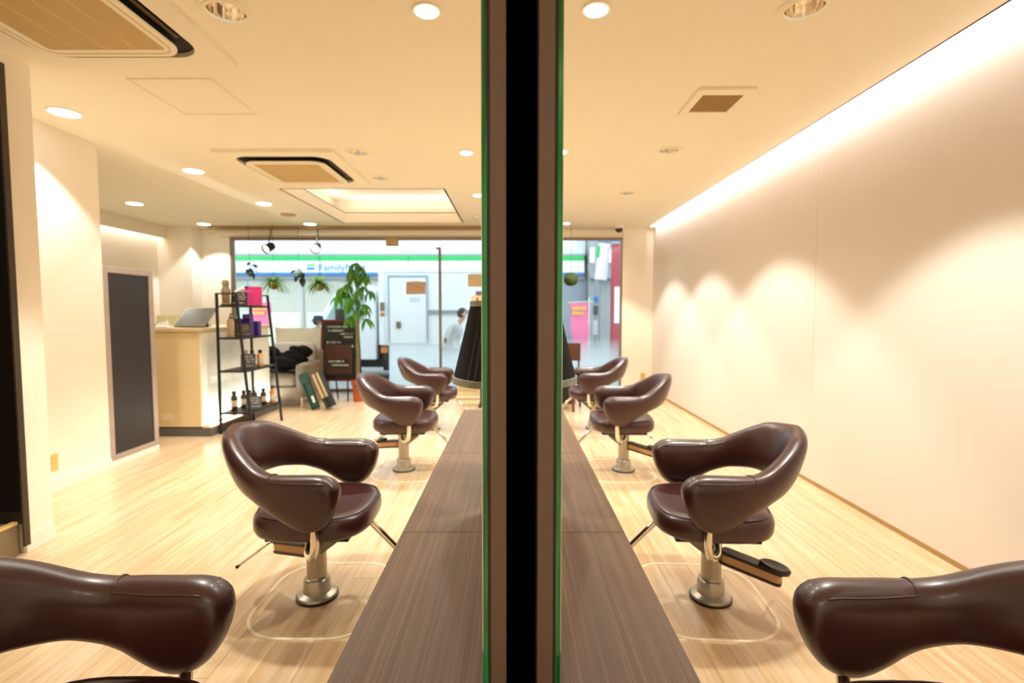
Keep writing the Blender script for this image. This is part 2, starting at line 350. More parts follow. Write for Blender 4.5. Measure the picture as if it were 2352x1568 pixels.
DW = ['left of the mirror at the top edge', 'left of the mirror, second from the top', 'left of the mirror, third from the top', 'right of the mirror at the top edge', 'peeking out right of the mirror', 'small, right of the mirror near the window', 'behind the frame, left', 'behind the frame, right']
for i, (x, y) in enumerate(DOWN):
    o = empty('downlight', (x, y, CE), 'small round glowing downlight '+DW[i], 'ceiling light', 'warm downlights')
    MB().ring(circ(0, 0, .062), circ(0, 0, .05), -.008, 0).out('trim_ring', M_ceil, o, smooth=True)
    MB().lathe([(.05, -.002), (.048, -.012), (.03, -.017), (.001, -.018)], 24).out('lens', M_light_w, o, smooth=True)
WW = ['above the cream wall at far left', 'left of the far air conditioner', 'nearest over the reception recess', 'between reception and the ceiling recess', 'over the reception corner by the column', 'near the window left of the ceiling recess']
for i, (x, y) in enumerate(WHITE):
    o = empty('white_downlight', (x, y, CE), 'round white downlight '+WW[i], 'ceiling light', 'white downlights')
    MB().ring(circ(0, 0, .1), circ(0, 0, .086), -.006, 0).out('trim_ring', M_ceil, o, smooth=True)
    MB().lathe([(.086, -.001), (.082, -.006), (.001, -.008)], 28).out('lens', M_light_c, o, smooth=True)
def aircon(x0, x1, y0, y1, label):
    cx, cy = (x0+x1)/2, (y0+y1)/2; w, h = (x1-x0)/2, (y1-y0)/2
    o = empty('ceiling_air_conditioner', (cx, cy, CE), label, 'air conditioner', 'cassette air conditioners')
    q = lambda a, b, r: rr(-w*a, w*a, -h*b, h*b, r, 8)
    MB().ring(rr(-w, w, -h, h, .012, 8), q(.80, .80, .14), -.03, 0).out('frame', M_ceil, o)
    MB().prism(q(.81, .81, .15), -.008, -.004).out('air_slot_shade', M_slot, o)  # dark sheet painting the shade inside the open slot
    MB().ring(q(.685, .685, .11), rr(-w*.56, w*.56, -h*.56, h*.56, .02, 8), -.058, -.046).out('inner_panel', M_ceil, o, bevel=.003)
    MB().prism(q(.63, .63, .1), -.046, -.006).out('slot_shade_block', M_slot, o)  # dark block added so the slot sides look shaded, not a fan part
    MB().ring(q(.63, .63, .08), q(.618, .618, .07), -.0592, -.057).out('panel_groove', mat('groove_beige', '#d3b377', .7), o)
    for k in range(4):
        a = -w*.56+k*w*.28
        MB().box(a+.004, a+w*.28-.004, -h*.56, h*.56, -.054, -.0465).out('grille_panel', M_grille, o)
        if k: MB().box(a-.005, a+.005, -h*.56, h*.56, -.0555, -.0465).out('grille_rib', mat('grille_rib', '#d8bd85', .6), o)
    for a, b, c, d in ((-w*.5, w*.5, h*.70, h*.74), (-w*.5, w*.5, -h*.74, -h*.70)): MB().box(a, b, c, d, -.02, -.014).out('louver', mat('louver_brown', '#5a462a', .5), o)
    for a, b, c, d in ((w*.70, w*.74, -h*.5, h*.5), (-w*.74, -w*.70, -h*.5, h*.5)): MB().box(a, b, c, d, -.02, -.014).out('louver', MATS['louver_brown'], o)
    return o
aircon(-2.46, -1.455, 1.68, 2.79, 'large square cassette air conditioner in the top left corner of the photo')
aircon(-2.46, -1.455, 4.23, 5.33, 'square cassette air conditioner with open louvers in the middle of the left ceiling')
o = empty('access_hatch', (-1.95, 3.24, CE), 'flush square access hatch between the two air conditioners', 'hatch')
MB().ring(rr(-.245, .245, -.265, .265, .006, 3), rr(-.232, .232, -.252, .252, .006, 3), -.004, .001).out('hatch_frame', mat('hatch_line', '#ede0c4', .8), o)
MB().box(-.229, .229, -.249, .249, -.002, .0).out('hatch_door', M_ceil, o)
o = empty('exhaust_vent', (1.27, 3.3, CE), 'square exhaust vent with a tan slotted grille on the right ceiling', 'vent')
MB().ring(rr(-.172, .172, -.205, .205, .008, 3), rr(-.124, .124, -.132, .132, .004, 3), -.018, 0).out('frame', M_ceil, o, bevel=.003)
MB().box(-.124, .124, -.132, .132, -.004, 0).out('duct', mat('duct_brown', '#7d5f38', .8), o)
for k in range(17): MB().box(-.12+k*.015-.0035, -.12+k*.015+.0035, -.132, .132, -.016, -.006).out('slat', mat('slat_tan', '#b8945c', .6), o)
o = empty('smoke_detector', (-3.03, 6.99, CE), 'flat tan round smoke detector near the reception downlights', 'detector')
MB().lathe([(.1, 0), (.1, -.015), (.075, -.028), (.001, -.03)], 28).out('housing', mat('detector_tan', '#b89a6a', .6), o, smooth=True)
MB().ring(circ(0, 0, .108), circ(0, 0, .1), -.006, 0).out('base_ring', M_ceil, o)
o = empty('security_camera', (1.63, 7.95, CE), 'white dome security camera on the ceiling above the right window edge', 'camera')
MB().lathe([(.085, 0), (.085, -.03), (.07, -.045), (.001, -.045)], 28).out('base', M_white, o, smooth=True)
MB().lathe([(.058, -.045), (.055, -.07), (.035, -.098), (.001, -.105)], 24).out('dome', mat('smoked_dome', '#2a2420', .15), o, smooth=True)
MB().box(.1, .28, -.05, .05, -.02, 0).out('junction_cover', M_ceil, o, bevel=.005)

# ------------------------------------------------------------------ styling counter, mirror pair, lamp
ct = empty('styling_counter', (0, 1.6, 0), 'long grey-brown wood-grain counter running down the middle between the chairs', 'counter')
for a, b in ((.35, 1.275), (1.275, 2.01), (2.01, 2.915)):
    MB().box(-.282, .285, a-1.6+.0008, b-1.6-.0008, .68, .72).out('worktop', M_counter, ct, bevel=.0015)
MB().box(-.06, .06, -1.1, 1.2, 0, .68).out('support_panel', mat('counter_support', '#3a2c22', .6), ct)
MB().box(-.2, .2, -1.15, 1.25, 0, .03).out('plinth', MATS['counter_support'], ct)
mr = empty('styling_mirror', (.0105, .58, .72), 'pair of tall mirrors back to back seen edge-on, green glass edges and black gap', 'mirror')
MH, ML = 1.55, .85
M_mirror = mat('mirror_silver', '#f2f2f0', .02, 1, var=0)
gm, gn, gl_, gb = nt('green_glass_edge'); gb.inputs['Base Color'].default_value = lin('#0b5a2c'); gb.inputs['Roughness'].default_value = .08
gb.inputs['Transmission Weight'].default_value = .25; gb.inputs['IOR'].default_value = 1.5
_t = gn.new('ShaderNodeTexCoord'); _mp = gn.new('ShaderNodeMapping'); _mp.inputs['Scale'].default_value = (60, 1, 3); gl_.new(_t.outputs['Object'], _mp.inputs[0])
_n = gn.new('ShaderNodeTexNoise'); _n.inputs['Scale'].default_value = 1.5; gl_.new(_mp.outputs[0], _n.inputs['Vector'])
_r = gn.new('ShaderNodeValToRGB'); _r.color_ramp.elements[0].position = .35; _r.color_ramp.elements[0].color = lin('#033c1b'); _r.color_ramp.elements[1].position = .66; _r.color_ramp.elements[1].color = lin('#0d9a4c'); gl_.new(_n.outputs['Fac'], _r.inputs[0]); gl_.new(_r.outputs[0], gb.inputs['Base Color'])
for s in (-1, 1):
    a = lambda u, v: (min(s*u, s*v), max(s*u, s*v))
    MB().box(*a(.0395, .0455), 0, ML, 0, MH).out('glass', gm, mr, bevel=.0006)
    MB().box(*a(.0455, .0461), .004, ML-.004, .004, MH-.004).out('silvered_face', M_mirror, mr)
    MB().box(*a(.0362, .0395), .003, ML, 0, MH).out('backing_reveal', M_framed, mr)
    MB().box(*a(.0182, .0362), .0, ML, 0, MH).out('frame', M_frameb, mr, bevel=.0006)
MB().box(-.0182, .0182, .05, ML-.02, 0, MH).out('core', M_gap, mr)  # solid black fill standing for the shade in the open gap

o = empty('table_lamp', (.006, 1.75, .72), 'table lamp with a large black pleated shade edged in grey braid, behind the mirror', 'lamp')
def pleat(r, z, k, n): return r+(.0045 if k % 2 else -.0045)
N = 88
MB().loft([[((r+(.004 if k % 2 else -.004))*math.cos(2*PI*k/N), (r+(.004 if k % 2 else -.004))*math.sin(2*PI*k/N), z) for k in range(N)] for r, z in ((.205, .338), (.19, .4), (.168, .49), (.146, .585))], cap=False).out('shade', mat('black_pleated_fabric', '#14121b', .75, var=.35, scale=30, stretch=(3, 3, .2)), o)
for ra, rb, za, zb in ((.214, .2, .322, .343), (.152, .141, .578, .596)): MB().ring(circ(0, 0, ra, 44), circ(0, 0, rb, 44), za, zb).out('braid', mat('grey_braid', '#8f9184', .9, var=.15, scale=60, bump=.3), o, smooth=True)
MB().lathe([(.09, 0), (.09, .015), (.03, .03), (.022, .1), (.035, .16), (.02, .24), (.012, .33), (.012, .4)], 24).out('lamp_base', mat('lamp_bronze', '#3a2a20', .4, .5), o, smooth=True)
MB().lathe([(.03, .4), (.035, .44), (.02, .48), (.001, .485)], 16).out('bulb', mat('white_bulb', '#f5f0e4', .3), o, smooth=True)
f = MB()
for k in range(3): f.tube([(0, 0, .4), (.146*math.cos(k*2.1), .146*math.sin(k*2.1), .58)], .003, 6)
f.out('shade_carrier', M_blackmetal, o)

# ------------------------------------------------------------------ styling chairs
RC, SL = .287, .21
HALF = SL+RC*PI/2
ZT = [(0, .588), (.004, .603), (.01, .615), (.022, .630), (.045, .642), (.08, .647), (.27, .645), (.33, .66), (.42, .715), (.52, .77), (HALF, .79)]
ZB = [(0, .572), (.003, .551), (.008, .528), (.017, .500), (.033, .470), (.054, .446), (.077, .430), (.1, .420), (.13, .415), (.17, .425), (.22, .455), (.28, .495), (.37, .53), (.48, .548), (HALF, .552)]
TH = [(0, .008), (.003, .022), (.01, .033), (.022, .045), (.045, .051), (.2, .049), (.35, .041), (HALF, .041)]
FLR = [(0, .02), (.25, .05), (.45, .20), (HALF, .30)]
def station(s, side):
    if s < SL: p = Vector((SL-s, -RC, 0)); n = Vector((0, -1, 0))
    else:
        a = (s-SL)/RC; p = Vector((-RC*math.sin(a), -RC*math.cos(a), 0)); n = Vector((-math.sin(a), -math.cos(a), 0))
    if side > 0: p.y *= -1; n.y *= -1
    return p, n
def shellpt(s, side, ph):
    p, n = station(s, side)
    zt, zb, th, fl_ = interl(ZT, s) if s < .27 else interp(ZT, s), interl(ZB, s) if s < .1 else interp(ZB, s), interl(TH, s), interl(FLR, s)
    hh = (zt-zb)/2; zm = (zt+zb)/2; e = 2/2.5
    c, sn = math.cos(ph), math.sin(ph)
    dz = hh*math.copysign(abs(sn)**e, sn); dn = th*math.copysign(abs(c)**e, c)*(1+.16*dz/max(hh, .01))
    out = n*(dn+fl_*(zm+dz-.60))
    return Vector((p.x+out.x, p.y+out.y, zm+dz))
def smooth_tab():
    # softens the piecewise profiles
    global ZB, ZT
    for _ in range(2):
        for nm in ('ZB', 'ZT'):
            t = globals()[nm]; f_ = lambda x: interl(t, x)
            xs = [HALF*i/90 for i in range(91)]
            w = lambda x: .008 if x < .02 else .016
            new = [(x, (f_(max(0, x-w(x)))+2*f_(x)+f_(min(HALF, x+w(x))))/4) for x in xs]
            new[0] = (0, f_(0)); globals()[nm] = new
smooth_tab()
def make_chair():
    t = empty('styling_chair')
    S = [0, .0015, .004, .008, .013, .02, .028, .04]+[.04+(HALF-.04)*i/44 for i in range(1, 45)]
    n = 32; rings = []
    for side in (-1, 1):
        ss = S if side < 0 else S[:-1][::-1]
        for s in ss:
            rg = [shellpt(s, side, 2*PI*k/n) for k in range(n)]
            if side > 0: rg = rg   # n flips with the side, so inner and outer stay consistent
            rings.append(rg)
    MB().loft(rings).out('backrest', M_leather, t, smooth='all')
    for side in (-1, 1):   # stitched arm pad seams
        def sp(s, ph, push=.0008):
            p = shellpt(s, side, ph); q = shellpt(s, side, ph+.001); pn = station(s, side)[1]
            return p+(-pn*push if math.cos(ph) < 0 else pn*push)+Vector((0, 0, push))
        a_in, a_out = PI-.86, .86
        ins = [sp(.05+.205*i/16, a_in) for i in range(17)]
        top = [sp(.262+.004*math.sin(PI*i/12), a_in+(a_out-a_in)*i/12) for i in range(13)]
        outs = [sp(.255-.205*i/16, a_out) for i in range(17)]
        MB().tube(ins+top+outs, .0026, 6).out('arm_seam', mat('burgundy_piping', '#38191a', .3, coat=.3), t, smooth='all')
    # seat
    def sq(x0, x1, hy, k, z, N=40):
        o = []
        for i in range(N):
            a = 2*PI*i/N; c, s_ = math.cos(a), math.sin(a); e = 2/3.1
            x = (x0+x1)/2+(x1-x0)/2*k*math.copysign(abs(c)**e, c); y = hy*k*math.copysign(abs(s_)**e, s_)
            y *= 1-.08*(x-(x0+x1)/2)/(x1-x0)*2*0
            o.append((x, y, z))
        return o
    pr = [(.02, .436), (.3, .437), (.55, .441), (.75, .446), (.86, .447), (.93, .443), (.975, .432), (.995, .415), (1, .396), (.99, .374), (.96, .357), (.9, .347), (.6, .345), (.02, .345)]
    MB().loft([sq(-.225, .275, .243, k, z) for k, z in pr]).out('seat', M_leather, t, smooth='all')
    MB().tube(sq(-.225, .275, .243, .935, .4435)[:], .0026, 6, closed=True).out('seat_piping', MATS['burgundy_piping'], t, smooth='all')
    MB().box(-.15, .2, -.17, .17, .325, .348).out('seat_pan', M_blackmetal, t, bevel=.006)
    # arm carriers: chrome tube from each arm down, bending under the seat to the column
    for s in (-1, 1):
        pts = spline([(.10, s*.275, .45), (.10, s*.272, .40), (.095, s*.262, .345), (.075, s*.235, .295), (.03, s*.17, .285), (0, s*.05, .30)], 6)
        MB().tube(pts, .0155, 12).out('arm_bracket', M_chrome, t, smooth='all')
    # column
    MB().lathe([(.088, 0), (.088, .008), (.084, .02), (.07, .026), (.06, .03), (.057, .085), (.052, .092), (.046, .094), (.044, .1)], 36).out('base', M_silver, t, smooth=True)
    MB().lathe([(.091, -.0005), (.091, .010), (.088, .010), (.088, -.0005)], 36).out('base_gasket', M_black, t, smooth=True)
    MB().lathe([(.0435, .095), (.0435, .25), (.0445, .255), (.0445, .30), (.06, .328)], 32).out('column', M_silver, t, smooth=True)
    MB().lathe([(.013, -.062), (.020, -.060), (.020, .060), (.013, .062)], 20).xf(Matrix.Translation((.02, 0, .262)) @ Matrix.Rotation(PI/2, 4, 'X')).out('pivot_sleeve', M_silver, t, smooth=True)
    MB().lathe([(.010, -.0626), (.010, .0626)], 14).xf(Matrix.Translation((.02, 0, .262)) @ Matrix.Rotation(PI/2, 4, 'X')).out('sleeve_hole', M_black, t, smooth=True)
    MB().loft([[(.03, -.034, .205), (.03, .034, .205), (.03, .034, .285), (.03, -.034, .285)], [(.085, -.03, .245), (.085, .03, .245), (.085, .03, .285), (.085, -.03, .285)], [(.125, -.026, .278), (.125, .026, .278), (.125, .026, .296), (.125, -.026, .296)]]).out('lock_wedge', mat('dark_silver', '#7a756b', .35, .7), t, bevel=.006)
    # pump pedal behind: black padded lever with tan edge
    ang = math.radians(150)
    mt = Matrix.Rotation(ang, 4, 'Z') @ Matrix.Translation((.04, 0, .21)) @ Matrix.Rotation(math.radians(9), 4, 'Y') @ Matrix.Translation((-.04, 0, -.21))
    pl = rr(.04, .285, -.026, .026, .02, 4)
    for z0, z1, m_, g in ((.180, .192, M_black, .003), (.192, .226, M_tan, 0), (.226, .240, M_black, .003)):
        MB().prism(rr(.04, .285+g, -.026-g, .026+g, .02, 4), z0, z1).xf(mt).out('pedal_lever' if m_ is M_tan else 'lever_edge', m_, t)
    MB().lathe([(.05, .236), (.052, .25), (.045, .257), (.03, .253), (.001, .251)], 24).xf(mt @ Matrix.Translation((.25, 0, 0)) @ Matrix.Diagonal((1.2, .85, 1, 1))).out('pedal_pad', M_black, t, smooth=True)
    MB().tube([(-.10, -.05, .315), (-.17, -.095, .285), (-.262, -.172, .223)], .005, 8).out('release_rod', M_chrome, t, smooth='all')
    MB().lathe([(.001, -.008), (.007, -.004), (.007, .004), (.001, .008)], 10, (-.263, -.173, .223)).out('rod_tip', M_black, t, smooth=True)
    # footrest
    MB().tube([(.13, 0, .335), (.235, 0, .345), (.25, 0, .34), (.37, 0, .215), (.485, 0, .095)], .0135, 12).out('footrest_stem', M_chrome, t, smooth=True)
    MB().tube([(.485, -.17, .095), (.485, .17, .095)], .015, 12).out('footrest_bar', M_chrome, t, smooth=True)
    for s in (-1, 1): MB().tube([(.485, s*.172, .095), (.485, s*.06, .095)], .018, 12).out('footrest_grip', M_black, t, smooth=True)
    # rounded floor trim of the sunk base plate
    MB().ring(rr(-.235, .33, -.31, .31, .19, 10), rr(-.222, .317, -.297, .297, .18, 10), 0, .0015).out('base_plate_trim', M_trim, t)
    MB().lathe([(.014, 0), (.014, .0)], 8) if False else None
    return t
ch0 = make_chair()
SPOTS = [(-.882, .90, 0, 'burgundy vinyl salon chair in the lower left corner, cut by the frame'), (-.882, 2.24, 0, 'whole burgundy salon chair on the left, second row, standing left of the counter'),
         (-.886, 4.10, 0, 'burgundy salon chair left of the counter, third from the camera'), (-.884, 5.55, 0, 'small far burgundy salon chair on the left nearest the glass door'),
         (.882, .89, 180, 'burgundy vinyl salon chair in the lower right corner, cut by the frame'), (.887, 2.23, 176, 'whole burgundy salon chair on the right, second row, by the white wall'),
         (.897, 4.09, 178, 'burgundy salon chair right of the counter, third from the camera'), (.89, 5.58, 180, 'small far burgundy salon chair on the right below the window')]
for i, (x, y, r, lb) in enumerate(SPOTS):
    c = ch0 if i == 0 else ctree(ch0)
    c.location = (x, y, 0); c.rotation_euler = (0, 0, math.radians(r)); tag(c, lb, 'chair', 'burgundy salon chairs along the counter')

# ------------------------------------------------------------------ partition, reception desk and what is on it
o = empty('partition_screen', (-3.28, 4.40, 0), 'low charcoal partition panel in a greige frame on a white plinth', 'partition')
y0, y1 = -.285, .285
MB().box(-.07, 0, y0, y1, 0, .055).out('plinth', M_white, o, bevel=.004)
MB().box(-.05, -.006, y0+.055, y1-.06, .10, 1.595).out('panel', M_dark, o)
for a, b, c, d in ((y0, y0+.05, .055, 1.652), (y1-.055, y1, .055, 1.652)): MB().box(-.055, 0, a, b, c, d).out('frame_post', M_greyframe, o, bevel=.003)
for c, d in ((.055, .10), (1.6, 1.652)): MB().box(-.055, 0, y0+.05, y1-.055, c, d).out('frame_rail', M_greyframe, o, bevel=.003)

o = empty('reception_desk', (-3.55, 5.95, 0), 'cream reception desk with a glowing white front on a grey plinth', 'desk')
MB().box(-.38, .35, -.75, .72, .1, 1.07).out('body', M_cream, o)
MB().box(.35, .362, -.735, .72, .125, 1.065).out('front_panel', mat('white_acrylic', '#eef0e6', .3), o)
MB().box(-.42, .385, -.765, .735, 1.075, 1.112).out('desktop', mat('pale_maple_top', '#d9c29a', .4), o, bevel=.003)
MB().box(-.38, .455, -.755, .735, 0, .085).out('plinth', mat('grey_plinth', '#5d5a55', .6), o)
MB().box(.362, .457, -.75, .735, .085, .098).out('ledge', mat('oak_ledge', '#c99c63', .5), o)
MB().box(.405, .44, -.7, .7, .098, .106).out('light_strip', M_led, o)
MB().prism(rr(-.05, .05, -.035, .035, .008, 3), 0, .006).xf(Matrix.Translation((.0, -.752, .2)) @ Matrix.Rotation(PI/2, 4, 'X')).out('socket_plate', mat('desk_socket', '#e8d8b4', .5), o)

def place(o, x, y, z, rz=0): o.location = (x, y, z); o.rotation_euler = (0, 0, rz); return o
o = empty('desk_screen', (-3.43, 5.42, 1.125), 'grey tilted screen lying back on the reception desk', 'screen')
tl = Matrix.Rotation(math.radians(-52), 4, 'X')
MB().box(-.16, .16, -.012, .012, 0, .31).xf(tl).out('body', mat('screen_rim', '#8d8577', .4, .3), o, bevel=.004)
MB().box(-.145, .15, -.0135, -.0115, .015, .295).xf(tl).out('display', mat('grey_display', '#6c675f', .25), o)
MB().box(-.12, .12, .12, .2, 0, .012).box(-.02, .02, .1, .16, .005, .09).out('foot', M_blackmetal, o, bevel=.003)
o = empty('tissue_pack', (-3.67, 5.35, 1.113), 'white tissues bunched up on the left end of the reception desk', 'tissue')
MB().box(-.09, .09, -.05, .05, 0, .02).out('packet', M_white, o, bevel=.008)
f = MB()
for k in range(3):
    f.loft([[(-.05+.03*k, -.03, .02), (-.0+.03*k, -.02, .02), (0+.03*k, .02, .02), (-.05+.03*k, .02, .02)], [(-.03+.04*k, -.012, .05+.012*k), (.01+.03*k, -.006, .055+.012*k), (.01+.03*k, .004, .055), (-.03+.03*k, .006, .05)]])
f.out('tissue', M_white, o)
o = empty('brochure_stand', (-3.78, 5.66, 1.113), 'row of pale yellow cards standing on the reception desk', 'stand')
for k in range(3): MB().box(-.17+.115*k, -.065+.115*k, -.006, .006, .0, .13).xf(Matrix.Rotation(math.radians(-12), 4, 'X')).out('card', mat('pale_yellow_card', '#d8cc97', .6), o)
MB().box(-.18, .18, -.01, .05, 0, .012).out('tray', M_white, o)
o = empty('paper_roll', (-3.61, 5.58, 1.113), 'upright pinkish white paper roll behind the grey screen', 'roll')
MB().lathe([(.02, 0), (.02, .145)], 20).out('roll', mat('pinkish_paper', '#f0e0da', .7), o, smooth=True)
MB().lathe([(.008, .1455), (.008, .147)], 12).out('core', mat('card_core', '#a38b6b', .8), o)
o = empty('red_pen_holder', (-3.44, 5.70, 1.113), 'small dark red holder half hidden behind the grey screen', 'holder')
MB().box(-.015, .015, -.02, .02, 0, .14).box(.015, .04, -.02, .02, 0, .11).out('holder', mat('dark_red', '#7d2a20', .5), o, bevel=.003)
MB().tube([(0, 0, .1), (.01, .01, .155)], .004, 6).out('pen', M_black, o)
o = empty('flower_sprig', (-3.80, 5.40, 1.113), 'thin sprig with a yellow-green tip at the left end of the desk', 'plant')
MB().lathe([(.018, 0), (.022, .03), (.014, .055), (.012, .06)], 16).out('vase', glass('vase_glass', (.9, .95, .9, 1)), o, smooth=True)
MB().tube([(0, 0, .01), (-.01, 0, .09), (.0, .01, .13)], .002, 5).out('stem', mat('stem_green', '#7f9a3a', .6), o)
for k in range(5): MB().loft([[(0, 0, 0)]*1+[(.012, .006, .004), (.024, 0, .0), (.012, -.006, .004)], [(0, 0, .002)]+[(.012, .006, .006), (.024, 0, .003), (.012, -.006, .006)]]).xf(Matrix.Translation((0, .01, .13)) @ Matrix.Rotation(k*1.25, 4, 'Z') @ Matrix.Rotation(-.4, 4, 'Y')).out('petal', mat('lime_petal', '#b5c62f', .6), o)

# ------------------------------------------------------------------ ladder shelf with products
RX, RY0, RY1 = -3.06, 5.30, 5.98
o = empty('ladder_shelf', (-2.95, 5.64, 0), 'black metal ladder shelf with four shelves in front of the glowing desk', 'shelf')
bx, fx = -3.06+2.95, None
rad = .011
SH = [.225, .667, 1.012, 1.345]; TOP = 1.475
fxz = lambda z: (.22-(.22-.09)*z/TOP)   # front posts lean towards the wall
for yy in (-.34, .34):
    MB().box(-.11-rad, -.11+rad, yy-rad, yy+rad, 0, TOP).out('back_post', M_blackmetal, o)
    MB().loft([[(fxz(z)-rad, yy-rad, z), (fxz(z)+rad, yy-rad, z), (fxz(z)+rad, yy+rad, z), (fxz(z)-rad, yy+rad, z)] for z in (0, TOP)]).out('front_post', M_blackmetal, o)
    MB().box(-.11, fxz(TOP), yy-.007, yy+.007, TOP-.014, TOP).out('top_rail', M_blackmetal, o)
for z in SH:
    sh = MB().box(-.11, fxz(z), -.34, .34, z-.006, z).out('shelf_board', M_blackmetal if z < 1.3 else mat('shelf_wood', '#a07d55', .5), o)
    for ya in (-.35, .335): MB().box(-.12, fxz(z)+.01, ya, ya+.015, z-.018, z-.002).out('side_rail', M_blackmetal, o)
    MB().box(fxz(z)-.004, fxz(z)+.008, -.335, .335, z-.018, z+.004).out('front_rail', M_blackmetal, o)
def scrib(w, h, rows, seed, hgt=.5):
    """short strokes standing in for handwriting too blurred to read"""
    r = random.Random(seed); f = MB()
    for i, (x0, x1, z) in enumerate(rows):
        x = x0
        while x < x1:
            g = r.uniform(.012, .03)*w; hh = r.uniform(.5, 1)*hgt*h
            f.box(x, min(x+g, x1), -.0012, 0, z-hh/2, z+hh/2) if r.random() < .75 else f.box(x, min(x+g*.4, x1), -.0012, 0, z-hh/2, z+hh/2)
            x += g*1.5
    return f
M_card = mat('slate_card', '#474b50', .6, var=.12, scale=40)
M_chalk = mat('chalk', '#b9a89a', .8); M_chalkw = mat('chalk_white', '#c3c4b4', .8)
def price_card(x, y, z, w, h, rz, lean, label, seed, m=None):
    o = empty('price_card', (x, y, z), label, 'card', 'slate price cards on the ladder shelf', rz)
    mt = Matrix.Rotation(math.radians(lean), 4, 'X')
    MB().box(-w/2, w/2, 0, .006, 0, h).xf(mt).out('card', m or M_card, o, bevel=.001)
    rows = [(-w*.40, w*.32, h*.82), (-w*.2, w*.4, h*.64), (-w*.1, w*.36, h*.47), (-w*.42, w*.42, h*.2)]
    tag(scrib(w*3, h*.12, rows, seed, 1).xf(mt).out('lettering', M_chalk, o), kind='stuff')
    MB().tube([(0, .006, h*.6), (0, .05+h*.1, .004)], .003, 6).out('easel_leg', M_blackmetal, o)
price_card(-2.91, 5.45, SH[3]+.001, .16, .145, math.radians(12), -8, 'dark chalk-lettered card on the top shelf beside the pink box', 1, mat('dark_card', '#2c2a28', .6, var=.15, scale=30))
price_card(-2.89, 5.48, SH[2]+.001, .155, .145, math.radians(12), -8, 'slate card with handwriting in front of the purple boxes', 2)
price_card(-2.86, 5.50, SH[1]+.001, .15, .16, math.radians(14), -8, 'slate card beside the amber bottles on the second lowest shelf', 3)
price_card(-2.82, 5.52, SH[0]+.001, .155, .14, math.radians(20), -14, 'slate card leaning before the brown bottles on the lowest shelf', 4)
def box_pack(name, x, y, z, w, d, h, m, label, rz=0, lid=None, group=None):
    o = empty(name, (x, y, z), label, 'box', group, rz)
    MB().box(-w/2, w/2, -d/2, d/2, 0, h).out('carton', m, o, bevel=.002)
    MB().box(-w/2+.004, w/2-.004, -d/2-.0015, -d/2, h*.72, h*.8).out('label_band', lid or m, o)
    MB().box(-w/2, w/2, -d/2, d/2, h, h+.003).out('flap', lid or m, o)
    return o
box_pack('pink_gift_box', -2.955, 5.83, SH[3]+.001, .165, .12, .215, mat('hot_pink', '#e0358c', .45), 'tall hot pink box on the top shelf', math.radians(-28), mat('hot_pink_light', '#f06aa6', .45))
mp = mat('violet_carton', '#5d4bab', .4); mpd = mat('deep_purple', '#3a1a6e', .4)
box_pack('purple_carton', -2.95, 5.70, SH[2]+.001, .095, .06, .24, mp, 'tallest violet carton on the second shelf', math.radians(-10), mpd, 'violet cartons on the second shelf')
box_pack('purple_carton', -3.01, 5.61, SH[2]+.001, .075, .05, .19, mpd, 'dark purple carton left of the tall violet one', 0, mpd, 'violet cartons on the second shelf')
box_pack('purple_carton', -2.90, 5.80, SH[2]+.001, .07, .05, .16, mp, 'short violet carton at the right end of the second shelf', math.radians(-14), mpd, 'violet cartons on the second shelf')
def bottle(name, x, y, z, r, h, body, cap, label, kind='cap', cat='bottle', group=None):
    o = empty(name, (x, y, z), label, cat, group)
    MB().lathe([(r*.92, 0), (r, .006), (r, h*.66), (r*.82, h*.74), (r*.4, h*.79), (r*.4, h*.8)], 18).out('bottle_body', body, o, smooth=True)
    if kind == 'pump':
        MB().lathe([(r*.45, h*.8), (r*.45, h*.86), (.006, h*.865), (.006, h*.96)], 12).out('pump_collar', cap, o, smooth=True)
        MB().box(-.008, .034, -.007, .007, h*.96, h).out('pump_head', cap, o, bevel=.003)
    else: MB().lathe([(r*.55, h*.8), (r*.58, h*.81), (r*.58, h), (r*.5, h)], 16).out('cap', cap, o, smooth=True)
    MB().lathe([(r*1.01, h*.2), (r*1.01, h*.52)], 18, cap=False).out('bottle_label', mat('label_'+name, '#cdb79a', .6), o, smooth=True)
    return o
M_amber = mat('amber_liquid', '#e0a766', .25, var=.1); M_brown = mat('brown_bottle', '#3c2618', .3); M_cap = mat('black_cap', '#15130f', .4); M_beige = mat('beige_bottle', '#d9bb95', .4)
bottle('tall_pump_bottle', -2.99, 5.42, SH[2]+.001, .036, .25, M_beige, M_cap, 'tall beige pump bottle at the left of the second shelf', 'pump')
for i, (x, y, lb) in enumerate([(-2.91, 5.69, 'amber bottle with black cap next to the slate card'), (-2.86, 5.77, 'rightmost amber bottle with black cap'), (-2.98, 5.70, 'amber bottle behind the slate card, third shelf')]):
    bottle('amber_bottle', x, y, SH[1]+.001, .036 if i < 2 else .03, .185, M_amber, M_cap if i < 2 else M_beige, lb, group='amber bottles on the third shelf')
for i, (x, y, h, lb) in enumerate([(-3.0, 5.46, .2, 'brown bottle at the left of the lowest shelf'), (-2.97, 5.60, .19, 'brown bottle second from left, lowest shelf'), (-2.90, 5.69, .21, 'brown bottle with pump in the middle of the lowest shelf'), (-2.86, 5.82, .18, 'brown bottle next to the orange bottle'), (-2.99, 5.76, .17, 'brown bottle at the back of the lowest shelf')]):
    bottle('brown_bottle', x, y, SH[0]+.001, .034, h, M_brown, M_cap, lb, 'pump' if i == 2 else 'cap', group='brown bottles on the lowest shelf')
bottle('orange_bottle', -2.80, 5.90, SH[0]+.001, .028, .2, mat('orange_liquid', '#cf7f2e', .3), M_brown, 'slim orange bottle at the right end of the lowest shelf')
o = empty('gold_ornament', (-3.0, 5.365, SH[3]+.001), 'brownish bust-like ornament at the left of the top shelf', 'ornament')
